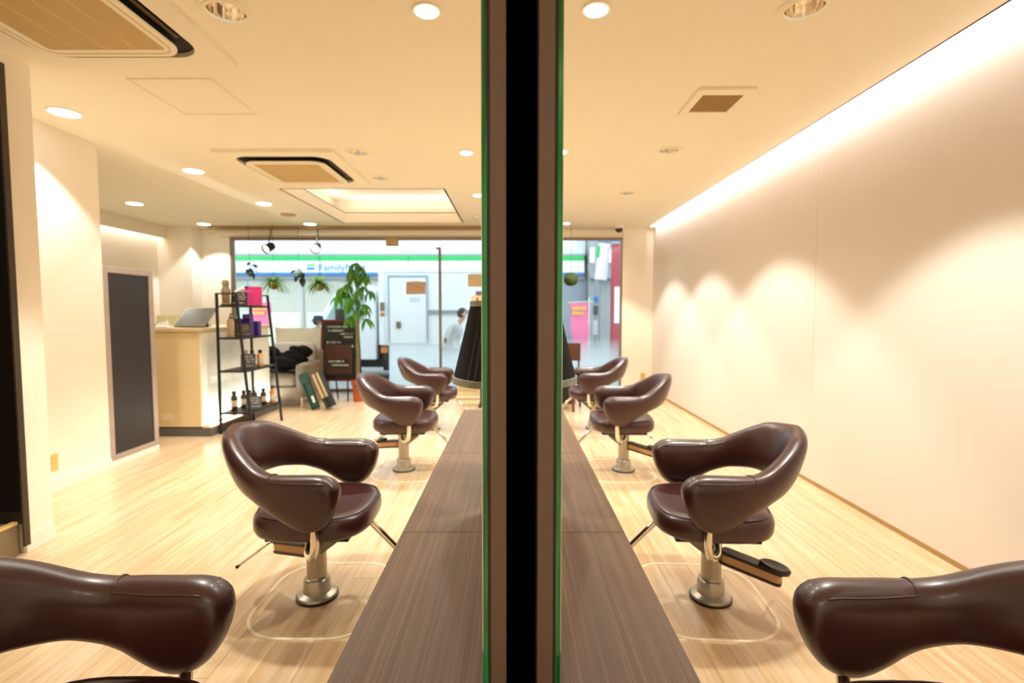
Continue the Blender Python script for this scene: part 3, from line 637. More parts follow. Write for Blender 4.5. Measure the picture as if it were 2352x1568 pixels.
MB().lathe([(.045, 0), (.045, .02), (.035, .03), (.04, .12), (.045, .16), (.028, .19), (.03, .21), (.036, .235), (.028, .262), (.001, .27)], 20).out('figure', mat('taupe_ornament', '#8d7860', .5, var=.2, scale=20), o, smooth=True)
MB().lathe([(.05, 0), (.05, .012)], 20).out('base', M_blackmetal, o)
o = empty('silver_tube', (-3.02, 5.60, SH[3]+.1475), 'white and silver tube lying tilted above the dark card', 'tube')
MB().lathe([(.022, 0), (.022, .09), (.012, .1), (.012, .115)], 16).xf(Matrix.Rotation(math.radians(65), 4, 'Y')).out('tube', M_white, o, smooth=True)
MB().lathe([(.014, .115), (.014, .14)], 14).xf(Matrix.Rotation(math.radians(65), 4, 'Y')).out('cap', M_cap, o, smooth=True)
o = empty('product_display_block', (-2.99, 5.59, SH[3]+.001), 'dark maroon block behind the chalk card on the top shelf', 'box')
MB().box(-.06, .06, -.03, .04, 0, .122).out('block', mat('maroon_block', '#4a1f2a', .5), o, bevel=.003)
MB().box(-.05, .05, -.032, -.03, .06, .08).out('label_strip', M_chalk, o)

# ------------------------------------------------------------------ waiting area
M_sofa = mat('oatmeal_fabric', '#7f7465', .9, var=.08, scale=90, bump=.25, bscale=400)
o = empty('armchair', (-3.19, 7.10, 0), 'oatmeal fabric armchair with chrome feet behind the ladder shelf', 'armchair', rz=math.radians(0))
def cushion(x0, x1, y0, y1, z0, z1, r=.05, puff=.015):
    f = MB(); n = 6; rings = []
    for z, k in ((z0, .9), (z0+r*.35, .98), ((z0+z1)/2, 1), (z1-r*.35, .985), (z1, .92), (z1+puff, .6), (z1+puff*1.1, .05)):
        cx, cy = (x0+x1)/2, (y0+y1)/2
        rings.append([(cx+(x-cx)*k, cy+(y-cy)*k, z) for x, y in rr(x0, x1, y0, y1, r, n)])
    return f.loft(rings)
cushion(-.30, .30, -.34, .30, .28, .42, .06, .03).out('seat_cushion', M_sofa, o, smooth='all')
MB().box(-.42, .42, -.36, .4, .14, .28).out('base', M_sofa, o, bevel=.02)
for s in (-1, 1): cushion(min(s*.30, s*.43), max(s*.30, s*.43), -.37, .38, .16, .57, .05, .02).out('arm', M_sofa, o, smooth='all')
cushion(-.3, .3, -.10, .10, 0, .42, .05, .02).xf(Matrix.Translation((0, .30, .40)) @ Matrix.Rotation(math.radians(-12), 4, 'X')).out('back_cushion', mat('pale_cushion', '#b3aba0', .9, var=.06, scale=60), o, smooth='all')
MB().box(-.42, .42, .34, .40, .14, .74).out('back_frame', M_sofa, o, bevel=.03)
for sx in (-.36, .36):
    for sy in (-.3, .36): MB().lathe([(.012, 0), (.02, .14)], 10, (sx, sy, 0)).out('foot', M_chrome, o, smooth=True)
o = empty('fur_coat', (-3.15, 7.03, .51), 'black fuzzy coat thrown across the armchair', 'coat')
def blob(name, m, parent, rx, ry, rz, seed, amp, c=(0, 0, 0), sub=4):
    bm = bmesh.new(); bmesh.ops.create_icosphere(bm, subdivisions=sub, radius=1); r = random.Random(seed)
    ph = [(r.uniform(2, 5), r.uniform(2, 5), r.uniform(2, 5), r.uniform(0, 6)) for _ in range(5)]
    for v in bm.verts:
        d = 1+sum(amp*math.sin(a*v.co.x+b*v.co.y+cc*v.co.z+p) for a, b, cc, p in ph)
        v.co = Vector((v.co.x*rx*d+c[0], v.co.y*ry*d+c[1], v.co.z*rz*d+c[2]))
    return finish(name, bm, m, parent, smooth='all')
M_fur = mat('black_fur', '#0d0c0c', .95, var=.5, scale=60, bump=.9, bscale=130, spec=.15)
blob('body', M_fur, o, .28, .2, .12, 3, .07, (.02, .0, .08)); blob('sleeve', M_fur, o, .17, .11, .10, 5, .08, (.17, .06, .2)); blob('sleeve', M_fur, o, .2, .14, .15, 9, .07, (-.24, .0, .16))
o = empty('white_menu_board', (-3.28, 7.98, 0), 'pale greenish white board standing behind the armchair by the window', 'board')
MB().box(-.36, .30, -.012, .012, .10, 1.03).xf(Matrix.Rotation(math.radians(3), 4, 'X')).out('board', mat('pale_board', '#eceddd', .6), o)
MB().box(.30, .335, -.02, .02, 0, 1.04).xf(Matrix.Rotation(math.radians(3), 4, 'X')).out('side_rail', M_white, o); MB().box(-.395, -.36, -.02, .02, 0, 1.04).xf(Matrix.Rotation(math.radians(3), 4, 'X')).out('side_rail', M_white, o)
MB().box(-.36, .36, .1, .12, 0, .9).xf(Matrix.Rotation(math.radians(-6), 4, 'X')).out('rear_leaf', M_white, o)
# green folded stool and boards leaning in front of the blackboard
o = empty('green_folding_chair', (-2.56, 6.64, 0), 'dark green folded chair leaning before the blackboard', 'chair')
M_green = mat('dark_green_fabric', '#153d31', .7, var=.15, scale=30)
lean = Matrix.Rotation(math.radians(-24), 4, 'Y') @ Matrix.Rotation(math.radians(-8), 4, 'X')
MB().box(-.05, .05, -.03, .03, .02, .5).xf(lean).out('folded_seat', M_green, o, bevel=.02)
MB().box(-.07, .07, -.045, .015, .36, .52).xf(lean).out('backrest', M_green, o, bevel=.03)
for s in (-1, 1): MB().tube([(s*.045, -.035, 0), (s*.045, -.035, .46)], .011, 8).xf(lean).out('leg', mat('green_metal', '#173a30', .4, .3), o, smooth=True)
MB().box(.0, .03, -.036, -.03, .1, .19).xf(lean).out('tag', M_white, o)
o = empty('beige_board', (-2.42, 6.66, 0), 'two beige boards with black edges leaning beside the green folded chair', 'board')
lean = Matrix.Rotation(math.radians(-25), 4, 'Y') @ Matrix.Rotation(math.radians(-6), 4, 'X')
for k in (0, 1):
    MB().box(.055*k, .036+.055*k, -.06, .06, .16, .5).xf(lean).out('board', mat('beige_board_face', '#b89f75', .6), o)
    MB().box(.055*k, .036+.055*k, -.06, .06, .02, .16).xf(lean).out('foot', M_black, o)
    MB().box(.036+.055*k, .046+.055*k, -.06, .06, .02, .5).xf(lean).out('edge', M_black, o)
# blackboards
M_brd = mat('blackboard', '#22231f', .75, var=.12, scale=6); M_mah = mat('mahogany', '#6b2c1d', .45, var=.2, scale=6, stretch=(12, 12, 1.5))
o = empty('blackboard_sign', (-2.65, 7.86, 0), 'tall A-frame blackboard in a reddish brown frame with chalk writing', 'blackboard')
tl = Matrix.Rotation(math.radians(7), 4, 'X')
for x in (-.29, .25): MB().box(x, x+.035, -.015, .015, 0, 1.17).xf(Matrix.Translation((0, -.13, 0)) @ Matrix.Rotation(math.radians(-7), 4, 'X')).out('front_rail', M_mah, o)
fr = Matrix.Translation((0, -.13, 0)) @ Matrix.Rotation(math.radians(-7), 4, 'X')
MB().box(-.255, .25, -.008, .008, .27, 1.13).xf(fr).out('board', M_brd, o)
MB().box(-.255, .25, -.015, .015, 1.13, 1.17).xf(fr).out('top_rail', M_mah, o); MB().box(-.255, .25, -.015, .015, .23, .27).xf(fr).out('bottom_rail', M_mah, o)
rows = [(-.2, .14, 1.06), (-.18, .06, 1.0), (0, .22, .95), (.06, .2, .9), (-.2, .02, .82), (-.02, .22, .76)]
tag(scrib(.9, .035, rows, 11, 1).xf(fr @ Matrix.Translation((0, -.009, 0))).out('chalk_writing', M_chalkw, o), kind='stuff')
bk = Matrix.Translation((0, .14, 0)) @ Matrix.Rotation(math.radians(7), 4, 'X')
for x in (-.29, .25): MB().box(x, x+.035, -.012, .012, 0, 1.13).xf(bk).out('rear_rail', M_mah, o)
MB().box(-.255, .25, -.006, .006, .23, 1.12).xf(bk).out('rear_board', M_mah, o)
o = empty('menu_easel', (-2.53, 7.36, 0), 'lower brown chalk board on thin dark legs in front of the A-frame blackboard', 'blackboard')
MB().box(-.2, .18, -.012, .012, .38, .80).xf(Matrix.Rotation(math.radians(-5), 4, 'X')).out('board', mat('brown_board', '#482510', .5, var=.25, scale=4), o, bevel=.004)
MB().box(-.17, .15, -.0135, -.012, .46, .60).xf(Matrix.Rotation(math.radians(-5), 4, 'X')).out('slate_panel', M_brd, o)
tag(scrib(.6, .035, [(-.14, .08, .565), (-.10, .14, .51)], 13, 1).xf(Matrix.Rotation(math.radians(-5), 4, 'X') @ Matrix.Translation((0, -.0137, 0))).out('chalk_writing', M_chalkw, o), kind='stuff')
for x, y in ((-.06, .16), (.15, -.03), (-.18, -.03)): MB().tube([(x, y, 0), (x*.95, y*.3, .42)], .011, 8).out('leg', M_blackmetal, o, smooth=True)

# ------------------------------------------------------------------ plants
M_leaf = mat('money_tree_leaf', '#5f9e34', .45, var=.25, scale=3); M_leaf2 = mat('pale_leaf', '#7fa84a', .5, var=.25, scale=4); see_light(M_leaf, .45); see_light(M_leaf2, .45); M_bark = mat('bark', '#7d7a52', .8, var=.25, scale=20)
def leaf_mesh(name, L, w, m, droop=.25, n=5):
    bm = bmesh.new(); a = []
    for i in range(n+1):
        t = i/n; ww = w*math.sin(PI*min(1, t*.92+.06))**.8; x = L*t; z = -droop*L*t*t
        a.append([bm.verts.new((x, -ww, z+ww*.25)), bm.verts.new((x, 0, z)), bm.verts.new((x, ww, z+ww*.25))])
    for i in range(n):
        for k in (0, 1): bm.faces.new((a[i][k], a[i+1][k], a[i+1][k+1], a[i][k+1]))
    me = bpy.data.meshes.new(name); bm.to_mesh(me); bm.free(); me.materials.append(m)
    for p in me.polygons: p.use_smooth = True
    return me
def leaf(me, parent, loc, rz, pitch, sc, roll=0, name='leaf'):
    o = bpy.data.objects.new(name, me); COL.objects.link(o); o.parent = parent; o.location = loc; o.rotation_euler = (roll, pitch, rz); o.scale = (sc, sc, sc); return o
pt = empty('potted_money_tree', (-2.22, 7.30, 0), 'tall leafy potted tree in a terracotta pot before the window', 'plant')
MB().lathe([(.072, 0), (.082, .22), (.096, .235), (.096, .30), (.088, .30), (.084, .27), (.001, .27)], 28).out('pot', mat('terracotta', '#a9501f', .7, var=.08), pt, smooth=True)
MB().lathe([(.083, .262), (.04, .278), (.001, .28)], 20).out('soil', mat('soil', '#33261a', .95), pt, smooth=True)
for k in range(3):
    MB().tube([(.016*math.cos(k*2.1+z*7)*(1-.3*z), .016*math.sin(k*2.1+z*7)*(1-.3*z), .25+z*1.1) for z in [i/14 for i in range(15)]], .013, 8).out('stem', M_bark, pt, smooth=True)
lm = leaf_mesh('leaf', .17, .036, M_leaf, .55)
fans = []
for k in range(17):
    z = 1.20+.66*(k/16); a = k*2.4; rad_ = (.20-.09*abs((z-1.45)/.5))*R.uniform(.75, 1.15)
    fans.append((rad_*math.cos(a), rad_*math.sin(a)*.8, z+R.uniform(-.03, .05)))
fans += [(.0, 0, 1.97), (.05, .03, 1.92), (-.07, 0, 1.88), (-.27, .0, 1.50), (-.23, .05, 1.62)]
for fx_, fy_, fz_ in fans:
    MB().tube(spline([(0, 0, min(1.36, fz_-.12)), (fx_*.5, fy_*.5, fz_-.02), (fx_, fy_, fz_)], 4), .004, 5).out('petiole', mat('petiole_green', '#5f7d35', .6), pt, smooth=True)
    for j in range(5): leaf(lm, pt, (fx_, fy_, fz_), j*1.2566+R.uniform(-.3, .3)+math.atan2(fy_, fx_), R.uniform(.25, .85), R.uniform(.75, 1.15), R.uniform(-.3, .3))
def hanging(name, x, y, z, label, kind, top=2.6, r=.085):
    o = empty(name, (x, y, z), label, 'plant', 'hanging plants in the window' if kind == 'basket' else None)
    MB().tube([(0, 0, .2 if kind == 'basket' else .02), (0, 0, top-z)], .0025, 5).out('wire', M_blackmetal, o)
    if kind == 'basket':
        MB().lathe([(.03, -.06), (.062, -.03), (.075, .02), (.075, .05), (.065, .05), (.06, .03), (.001, .03)], 20).out('basket', mat('wicker', '#8a6a3c', .8, var=.3, scale=40, bump=.4), o, smooth=True)
        for k in range(3): MB().tube([(.07*math.cos(k*2.1), .07*math.sin(k*2.1), .05), (0, 0, .2)], .0018, 5).out('hanger', M_blackmetal, o)
        me = leaf_mesh('leaf', .2, .012, M_leaf2, .9)
        for k in range(110): leaf(me, o, (R.uniform(-.03, .03), R.uniform(-.03, .03), .045), R.uniform(0, 6.28), R.uniform(-1.2, .1), R.uniform(.6, 1.15))
    else:
        MB().tube(spline([(0, 0, .06), (-.02, 0, 0), (.02, 0, -.06), (.05, .01, -.1), (.07, 0, -.16)], 4), .004, 6).out('stem', M_bark, o, smooth=True)
        me = leaf_mesh('leaf', .12, .045, mat('dark_leaf', '#2c4a28', .5, var=.2), .5)
        for k in range(14): leaf(me, o, (R.uniform(-.05, .06), R.uniform(-.03, .03), R.uniform(-.1, .06)), R.uniform(0, 6.28), R.uniform(-.2, 1), R.uniform(.6, 1.1))
    return o
hanging('hanging_fern', -3.62, 7.78, 1.68, 'hanging wicker basket with grassy fern, left of the two', 'basket')
hanging('hanging_fern', -2.93, 7.78, 1.66, 'hanging wicker basket with grassy fern, nearer the tall tree', 'basket')
hanging('hanging_air_plant', -4.03, 7.88, 1.98, 'small dark trailing plant on a wire at the left window edge', 'air')
hanging('hanging_air_plant', -3.27, 7.86, 1.88, 'small dark plant on a wire between the two fern baskets', 'air')
o = empty('moss_ball', (.89, 7.88, 1.78), 'round dark green moss ball hanging right of the mirror', 'plant')
blob('ball', mat('moss', '#3b4a22', .95, var=.4, scale=40, bump=.8, bscale=60), o, .108, .108, .108, 2, .008)
MB().tube([(0, 0, .1), (0, 0, .82)], .003, 5).out('wire', M_blackmetal, o)
# spotlights hanging from the window header
for i, (x, z, lb, yaw) in enumerate([(-3.74, 2.26, 'black spotlight at the upper left of the window', -.35), (-3.01, 2.26, 'brightly lit black spotlight above the right fern basket', .1)]):
    o = empty('spotlight', (x, 7.9, z), lb, 'spotlight', 'window spotlights')
    MB().tube([(0, .0, .06), (0, .08, .22), (0, .08, .338)], .008, 8).out('stem', M_blackmetal, o, smooth=True)
    MB().box(-.03, .03, .05, .11, .318, .34).out('mount', M_blackmetal, o, bevel=.004)
    mt = Matrix.Rotation(yaw, 4, 'Z') @ Matrix.Rotation(math.radians(118), 4, 'X') @ Matrix.Scale(1.15, 4)
    MB().lathe([(.03, -.09), (.05, -.075), (.056, .0), (.062, .06), (.056, .06), (.05, .03), (.001, .03)], 24).xf(mt).out('head', M_blackmetal, o, smooth=True)
    MB().lathe([(.05, .035), (.03, .042), (.001, .044)], 20).xf(mt).out('lens', emit('spot_glow', (1, .70, .38), 6), o, smooth=True)

# ------------------------------------------------------------------ things at the far end of the counter
o = empty('display_pedestal', (-.27, 6.95, 0), 'slim dark pedestal behind the lamp, left of the mirror', 'pedestal')
MB().box(-.17, .17, -.15, .15, .03, 1.38).out('column', mat('dark_walnut', '#33241b', .5, var=.2, scale=6, stretch=(10, 10, 1)), o, bevel=.004); MB().box(-.19, .19, -.17, .17, 0, .03).out('base', M_blackmetal, o)
MB().box(-.30, .19, -.17, .17, 1.38, 1.4).out('top', MATS['dark_walnut'], o, bevel=.003)
o = empty('gift_box', (-.43, 6.88, 1.40), 'cream box with dark notches and a purple lid above the lamp shade', 'box')
MB().box(-.12, .12, -.1, .1, 0, .10).out('carton', mat('cream_box', '#f0d9b4', .5), o, bevel=.003)
for x in (-.05, .03): MB().box(x, x+.022, -.102, -.1, .0, .065).out('notch', mat('brown_notch', '#6d4a2c', .6), o)
MB().box(-.06, .125, -.105, .105, .10, .155).out('lid', mat('purple_lid', '#7a5fa0', .5), o, bevel=.003)
o = empty('low_cabinet', (.58, 7.28, 0), 'low dark cabinet at the far end, right of the mirror', 'cabinet')
MB().box(-.28, .22, -.2, .2, .0, .46).out('body', mat('dark_cabinet', '#2e2822', .5), o, bevel=.003); MB().box(.22, .29, -.2, .2, 0, .46).out('side_panel', mat('tan_side', '#6b4f38', .5), o); MB().box(-.29, .3, -.21, .21, .46, .48).out('top', MATS['dark_cabinet'], o)
o = empty('wooden_chair', (.66, 6.75, 0), 'dark brown wooden chair half hidden behind the lamp on the right', 'chair', rz=math.radians(-20))
M_wch = mat('brown_wood', '#5a3422', .45, var=.2, scale=6, stretch=(10, 10, 1))
MB().box(-.2, .2, -.2, .2, .42, .445).out('seat', M_wch, o, bevel=.006)
for sx in (-.17, .17):
    for sy in (-.17, .17): MB().loft([[(sx*k-.014, sy*k-.014, z), (sx*k+.014, sy*k-.014, z), (sx*k+.014, sy*k+.014, z), (sx*k-.014, sy*k+.014, z)] for z, k in ((0, 1.15), (.42, 1))]).out('leg', M_wch, o)
    MB().tube([(sx, .17, .44), (sx*1.02, .23, .84)], .013, 8).out('back_post', M_wch, o, smooth=True)
MB().box(-.19, .19, .205, .225, .62, .86).xf(Matrix.Identity(4)).out('back_panel', M_wch, o, bevel=.006)
o = empty('air_purifier', (-.66, 7.55, 0), 'small cream appliance on the floor behind the far left chair', 'appliance')
MB().box(-.17, .17, -.12, .12, .05, .36).out('body', mat('cream_plastic', '#e6d7b4', .4), o, bevel=.025); MB().box(-.18, .18, -.13, .13, 0, .055).out('base', MATS['cream_plastic'], o, bevel=.02)
MB().box(-.13, .13, -.124, -.12, .12, .3).out('front_grille', mat('cream_grille', '#cdbb95', .6), o)
# notices on the glass
o = empty('cardboard_notice', (-1.55, YW-.012, 1.66), 'brown cardboard notice with faint handwriting on the glass door', 'notice')
MB().prism([(-.165, -.1), (.15, -.095), (.155, .10), (.04, .105), (0, .115), (-.05, .105), (-.155, .1)], 0, .003).xf(Matrix.Rotation(PI/2, 4, 'X')).out('card', mat('kraft_card', '#ecd2b8', .8, var=.05, scale=20), o)
tag(scrib(.5, .03, [(-.12, .12, .055), (-.02, .13, .01), (-.02, .12, -.03)], 21, 1).xf(Matrix.Translation((0, -.0035, 0))).out('handwriting', mat('faint_ink', '#cfae95', .8), o), kind='stuff')
o = empty('cream_notice', (-.60, YW-.012, 1.78), 'plain cream card on the glass beside the left mirror edge', 'notice')
MB().box(-.12, .17, -.002, .001, -.10, .10).out('card', mat('cream_card', '#f7e3bf', .8), o); MB().box(-.01, .03, -.003, -.002, .085, .11).out('tape', M_white, o)

see_light(MATS['kraft_card'], .5); see_light(MATS['cream_card'], .5)
# ------------------------------------------------------------------ the street
GZ = -.35
struct(MB().box(-30, 30, YW+.12, 45, GZ-.1, GZ).out('ground', mat('pale_pavement', '#a9aaa8', .8, var=.04, scale=2)))
struct(MB().box(-30, 30, YW+.14, 9.4, GZ, GZ+.16).out('ground_kerb', mat('kerb_concrete', '#b9b9b4', .8))); bpy.data.objects['ground_kerb'].name = 'trim_14'
M_fac = mat('white_facade', '#e4e8ea', .6, var=.02, scale=1); M_facg = mat('grey_facade', '#9aa2a8', .6, var=.05, scale=1)
st = empty('convenience_store', (-3.2, 16, GZ), 'convenience store across the street with green white and blue sign band', 'building')
def sp(f, n, m, **k): return f.xf(Matrix.Translation((3.2, -16, -GZ))).out(n, m, st, **k)
sp(MB().box(-14, 2.28, 16.15, 22, 3.05, 9), 'upper_wall', M_fac)
for k in range(12): sp(MB().box(-13.6+k*1.45, -12.5+k*1.45, 16.12, 16.15, 3.22, 3.56), 'wall_panel', mat('panel_white', '#eef2f5', .5))
sp(MB().box(-14, 2.2, 15.9, 16.15, 3.06, 3.16), 'ledge', M_fac); sp(MB().box(-14, 2.2, 15.85, 16.15, 2.985, 3.06), 'rail', M_facg)
GREEN = mat('sign_green', '#1fbf62', .4, var=.02); BLUE = mat('sign_blue', '#2d7fd0', .4, var=.02); SW = mat('sign_white', '#f4f7fa', .4, var=.01)
for k in range(6):
    a = -14+k*2.7; sp(MB().box(a+.008, a+2.692, 15.8, 16.1, 2.84, 2.985), 'green_sign_panel', GREEN); sp(MB().box(a+.008, a+2.692, 15.8, 16.1, 2.49, 2.84), 'white_sign_panel', SW); sp(MB().box(a+.008, a+2.692, 15.8, 16.1, 2.41, 2.49), 'blue_sign_panel', BLUE)
for x in (-6.2,):
    sp(MB().box(x-.12, x+.12, 15.785, 15.8, 2.685, 2.735), 'logo_green', GREEN); sp(MB().box(x-.12, x+.12, 15.785, 15.8, 2.57, 2.64), 'logo_blue', BLUE)
t = text('sign_lettering', 'FamilyMart', .29, (-5.96+3.2, 15.782-16, 2.545-GZ), (PI/2, 0, 0), mat('letter_blue', '#3d86d8', .4), st, align='LEFT', squash=1.12)
sp(MB().box(-14, 2.2, 15.9, 16.4, 2.28, 2.41), 'beam', M_facg)
M_shop = glass('shop_glass', (.94, .96, .95, 1))
for k in range(9):
    a = -13.5+k*1.72
    if a < .3: sp(MB().box(a+.03, a+1.69, 16.2, 16.22, .0, 2.28), 'shop_pane', M_shop); sp(MB().box(a-.03, a+.03, 16.15, 16.25, GZ, 2.28), 'mullion', mat('mullion_grey', '#b7bec2', .4, .3))
sp(MB().box(-14, .4, 16.15, 16.25, GZ, .0), 'stall_riser', M_facg)
sp(MB().box(-14, 2.28, 21.5, 21.6, GZ, 3.0).box(-14, -13.9, 16.3, 21.6, GZ, 3.0), 'back_wall', mat('shop_interior', '#f1f0ea', .7)); sp(MB().box(-14, 2.28, 16.3, 21.6, 2.5, 2.6), 'shop_ceiling', M_fac); sp(MB().box(-14, .4, 16.3, 21.6, GZ, GZ+.05), 'shop_floor', M_fac)
for k in range(7): sp(MB().box(-12.8+k*1.9, -11.5+k*1.9, 17.4+.5*(k % 2), 17.5+.5*(k % 2), 2.4, 2.46), 'ceiling_tube', emit('shop_tube', (1, 1, .98), 60))
for k, c in enumerate(('#dfe6dc', '#eeebdc', '#dde3e6', '#e8e8e6', '#e9e2d3', '#dde6df')): sp(MB().box(-10.4+k*1.5, -9.2+k*1.5, 18.5, 18.9, GZ+.05, 1.25), 'shop_rack', mat('rack%d' % k, c, .6))
# grey neighbour to the right
nb = empty('grey_building', (4.5, 15.5, GZ), 'grey building to the right of the green sign band', 'building')
def sq_(f, n, m, **k): return f.xf(Matrix.Translation((-4.5, -15.5, -GZ))).out(n, m, nb, **k)
sq_(MB().box(2.31, 12, 15.6, 22, GZ, 9), 'wall', mat('concrete_grey', '#a4a8a8', .8, var=.06, scale=1.5))
for k in range(30): sp(MB().box(.4, 2.28, 16.0, 16.06-.02*(k % 2), GZ+k*.088, GZ+k*.088+.08), 'shutter_slat', mat('shutter_blue_grey', '#9fabb8', .5, .2))
sq_(MB().box(2.32, 3.0, 15.45, 15.6, 2.75, 3.2), 'sign_box', SW); sq_(MB().box(2.3, 4, 15.3, 15.6, 2.28, 2.45), 'canopy', M_facg)
for k in range(3): sq_(MB().box(2.6+k*1.2, 3.6+k*1.2, 15.55, 15.6, 3.3, 4.2), 'window', mat('far_window', '#6d7f8c', .2))
o = empty('projecting_sign', (2.24, 13.2, 2.1), 'upright white sign with a green strip above the shutter', 'sign')
MB().box(-.14, .16, -.06, .06, 0, .92).xf(Matrix.Rotation(math.radians(6), 4, 'Y')).out('panel', SW, o, bevel=.01); MB().box(-.17, -.10, -.065, .065, .55, .85).xf(Matrix.Rotation(math.radians(6), 4, 'Y')).out('green_strip', GREEN, o); MB().box(-.2, .2, .06, .1, .4, .45).out('bracket', M_facg, o)
MB().tube([(0, .1, GZ-2.1), (0, .1, .95)], .03, 8).out('post', M_facg, o, smooth=True)
o = empty('red_pillar', (2.62, 12.9, GZ), 'red pillar with a white panel beside the right window edge', 'pillar')
MB().box(-.14, .2, -.15, .15, 0, 3.3).out('column', mat('pillar_red', '#b23a4a', .5), o, bevel=.01); MB().box(-.10, .14, -.16, -.15, 1.35, 2.25).out('white_panel', SW, o); MB().box(-.16, .22, -.17, .17, 3.3, 3.36).out('cap', M_facg, o)
o = empty('street_pole', (2.30, 14.2, GZ), 'thin street pole with small notices beyond the right window', 'pole')
MB().tube([(0, 0, 0), (0, 0, 5)], .05, 12).out('pole', M_facg, o, smooth=True)
for z, h, m_ in ((1.9, .14, BLUE), (1.55, .25, mat('notice_dark', '#4b525c', .6)), (1.0, .4, mat('notice_pale', '#cfd6d8', .6))): MB().box(-.09, .09, -.07, -.05, z, z+h).out('notice', m_, o)
PINK = mat('banner_pink', '#f47fa8', .7, var=.04); YEL = mat('banner_yellow', '#f7d24f', .7)
def banner(x, y, label, w=.5, h=1.5, seed=1, side=1):
    o = empty('banner_flag', (x, y, GZ), label, 'banner', 'pink shop banners')
    MB().tube([(side*w/2, 0, 0), (side*w/2, 0, 2.0)], .014, 8).out('pole', M_white, o, smooth=True); MB().tube([(-w*.62, 0, 1.86), (w*.72, 0, 1.9)], .009, 6).out('crossbar', M_white, o, smooth=True)
    f = MB(); n = 9
    f.loft([[(side*w/2-side*w*(1-.25*i/n)+.02*math.sin(i*1.3), .02*math.sin(i), 1.86-h*i/n), (side*w/2, .02*math.sin(i+.6), 1.86-h*i/n), (side*w/2, .02*math.sin(i+.6)+.004, 1.86-h*i/n), (side*w/2-side*w*(1-.25*i/n)+.02*math.sin(i*1.3), .02*math.sin(i)+.004, 1.86-h*i/n)] for i in range(n+1)]).out('flag', PINK, o, smooth=True)
    r = random.Random(seed); g = MB()
    for j, zz in enumerate((1.72, 1.6)):
        for k in range(5-j): g.box(-w*.34+k*w*.14, -w*.34+k*w*.14+w*.1, -.034, -.03, zz-.04, zz+.04)
    tag(g.out('banner_lettering', YEL, o), kind='stuff')
    MB().lathe([(.18, 0), (.16, .06), (.03, .08)], 16, (side*w/2, 0, 0)).out('base_weight', M_white, o, smooth=True)
banner(1.68, 13, 'pink banner with yellow lettering outside on the right', .5, 1.6, 5)
banner(-6.2, 12.6, 'pink banner with yellow lettering outside behind the ladder shelf', .5, 1.6, 8, -1)
# delivery truck
tk = empty('delivery_truck', (-2.2, 12.8, GZ), 'white box truck parked outside with a side door and grey rail', 'truck')
def tp(f, n, m, **k): return f.xf(Matrix.Translation((2.2, -12.8, -GZ))).out(n, m, tk, **k)
TW = mat('truck_white', '#eef3f6', .35, var=.01)
tp(MB().box(-3.12, .35, 12, 13.9, .49, 2.32), 'cargo_box', TW, bevel=.03)
tp(MB().box(-3.14, -3.0, 11.98, 13.92, .5, 2.34), 'front_corner_post', TW, bevel=.02); tp(MB().box(-3.1, .35, 11.975, 12, 2.2, 2.28), 'roof_rail', TW, bevel=.01)
tp(MB().box(-2.88, -2.02, 11.97, 12, .55, 2.08), 'side_door', TW, bevel=.008)
for a, b, c, d in ((-2.92, -1.98, 2.08, 2.13), (-2.92, -2.88, .55, 2.08), (-2.02, -1.98, .55, 2.08)): tp(MB().box(a, b, 11.962, 12, c, d), 'door_seal', mat('seal_grey', '#9fb0b8', .6))
tp(MB().box(-2.72, -2.62, 11.94, 11.97, .9, 1.05), 'door_latch', M_alu)
tp(MB().box(-1.98, .35, 11.95, 12, 1.24, 1.32), 'side_rail', mat('rail_grey', '#8d99a3', .5))
tp(MB().box(-2.9, .35, 12.02, 12.1, -.2, .49), 'side_skirt', mat('skirt_white', '#dfe8ea', .4))
for z, m_ in ((1.3, mat('marker_tan', '#8a7450', .5)), (1.18, mat('marker_orange', '#d9793a', .4))): tp(MB().box(-3.1, -3.0, 11.965, 11.985, z, z+(.2 if z == 1.3 else .08)), 'marker_plate', m_)
text('door_number', '001', .17, (-2.28+2.2, 11.968-12.8, 1.5-GZ), (PI/2, 0, 0), mat('number_grey', '#a9b6bf', .5), tk)
cabp = [(-4.75, .15), (-4.75, .75), (-4.62, 1.05), (-4.18, 1.72), (-3.95, 1.86), (-3.28, 1.9), (-3.22, 1.8), (-3.22, .15)]
tp(MB().loft([[(x, y, z) for x, z in cabp] for y in (12.05, 13.85)]), 'cab', TW, bevel=.03)
tp(MB().loft([[(x, y, z) for x, z in ((-4.38, 1.12), (-4.1, 1.62), (-3.5, 1.68), (-3.5, 1.1))] for y in (12.03, 12.05)]), 'cab_window', mat('cab_glass', '#8fb0ac', .1))
tp(MB().box(-4.1, -3.9, 11.8, 11.9, 1.0, 1.35), 'wing_mirror', M_black, bevel=.02); tp(MB().box(-3.9, -3.7, 12.0, 12.05, .85, .9), 'door_handle', M_black)
tp(MB().box(-4.7, .3, 12.3, 13.6, -.05, .3), 'chassis', M_black); tp(MB().box(-3.22, -3.12, 12.3, 13.6, .3, 1.5), 'gap_panel', M_black)
for x in (-4.05, -.5):
    w = tp(MB().lathe([(.18, -.1), (.36, -.1), (.38, -.07), (.38, .07), (.36, .1), (.18, .1)], 28).xf(Matrix.Translation((x, 12.2, GZ+.38)) @ Matrix.Rotation(PI/2, 4, 'X')), 'wheel', M_black, smooth=True)
    MB().lathe([(.19, -.02), (.17, .02), (.05, .05), (.001, .05)], 20).xf(Matrix.Translation((2.2, -12.8, -GZ)) @ Matrix.Translation((x, 12.08, GZ+.38)) @ Matrix.Rotation(PI/2, 4, 'X')).out('hub', M_silver, w, smooth=True)
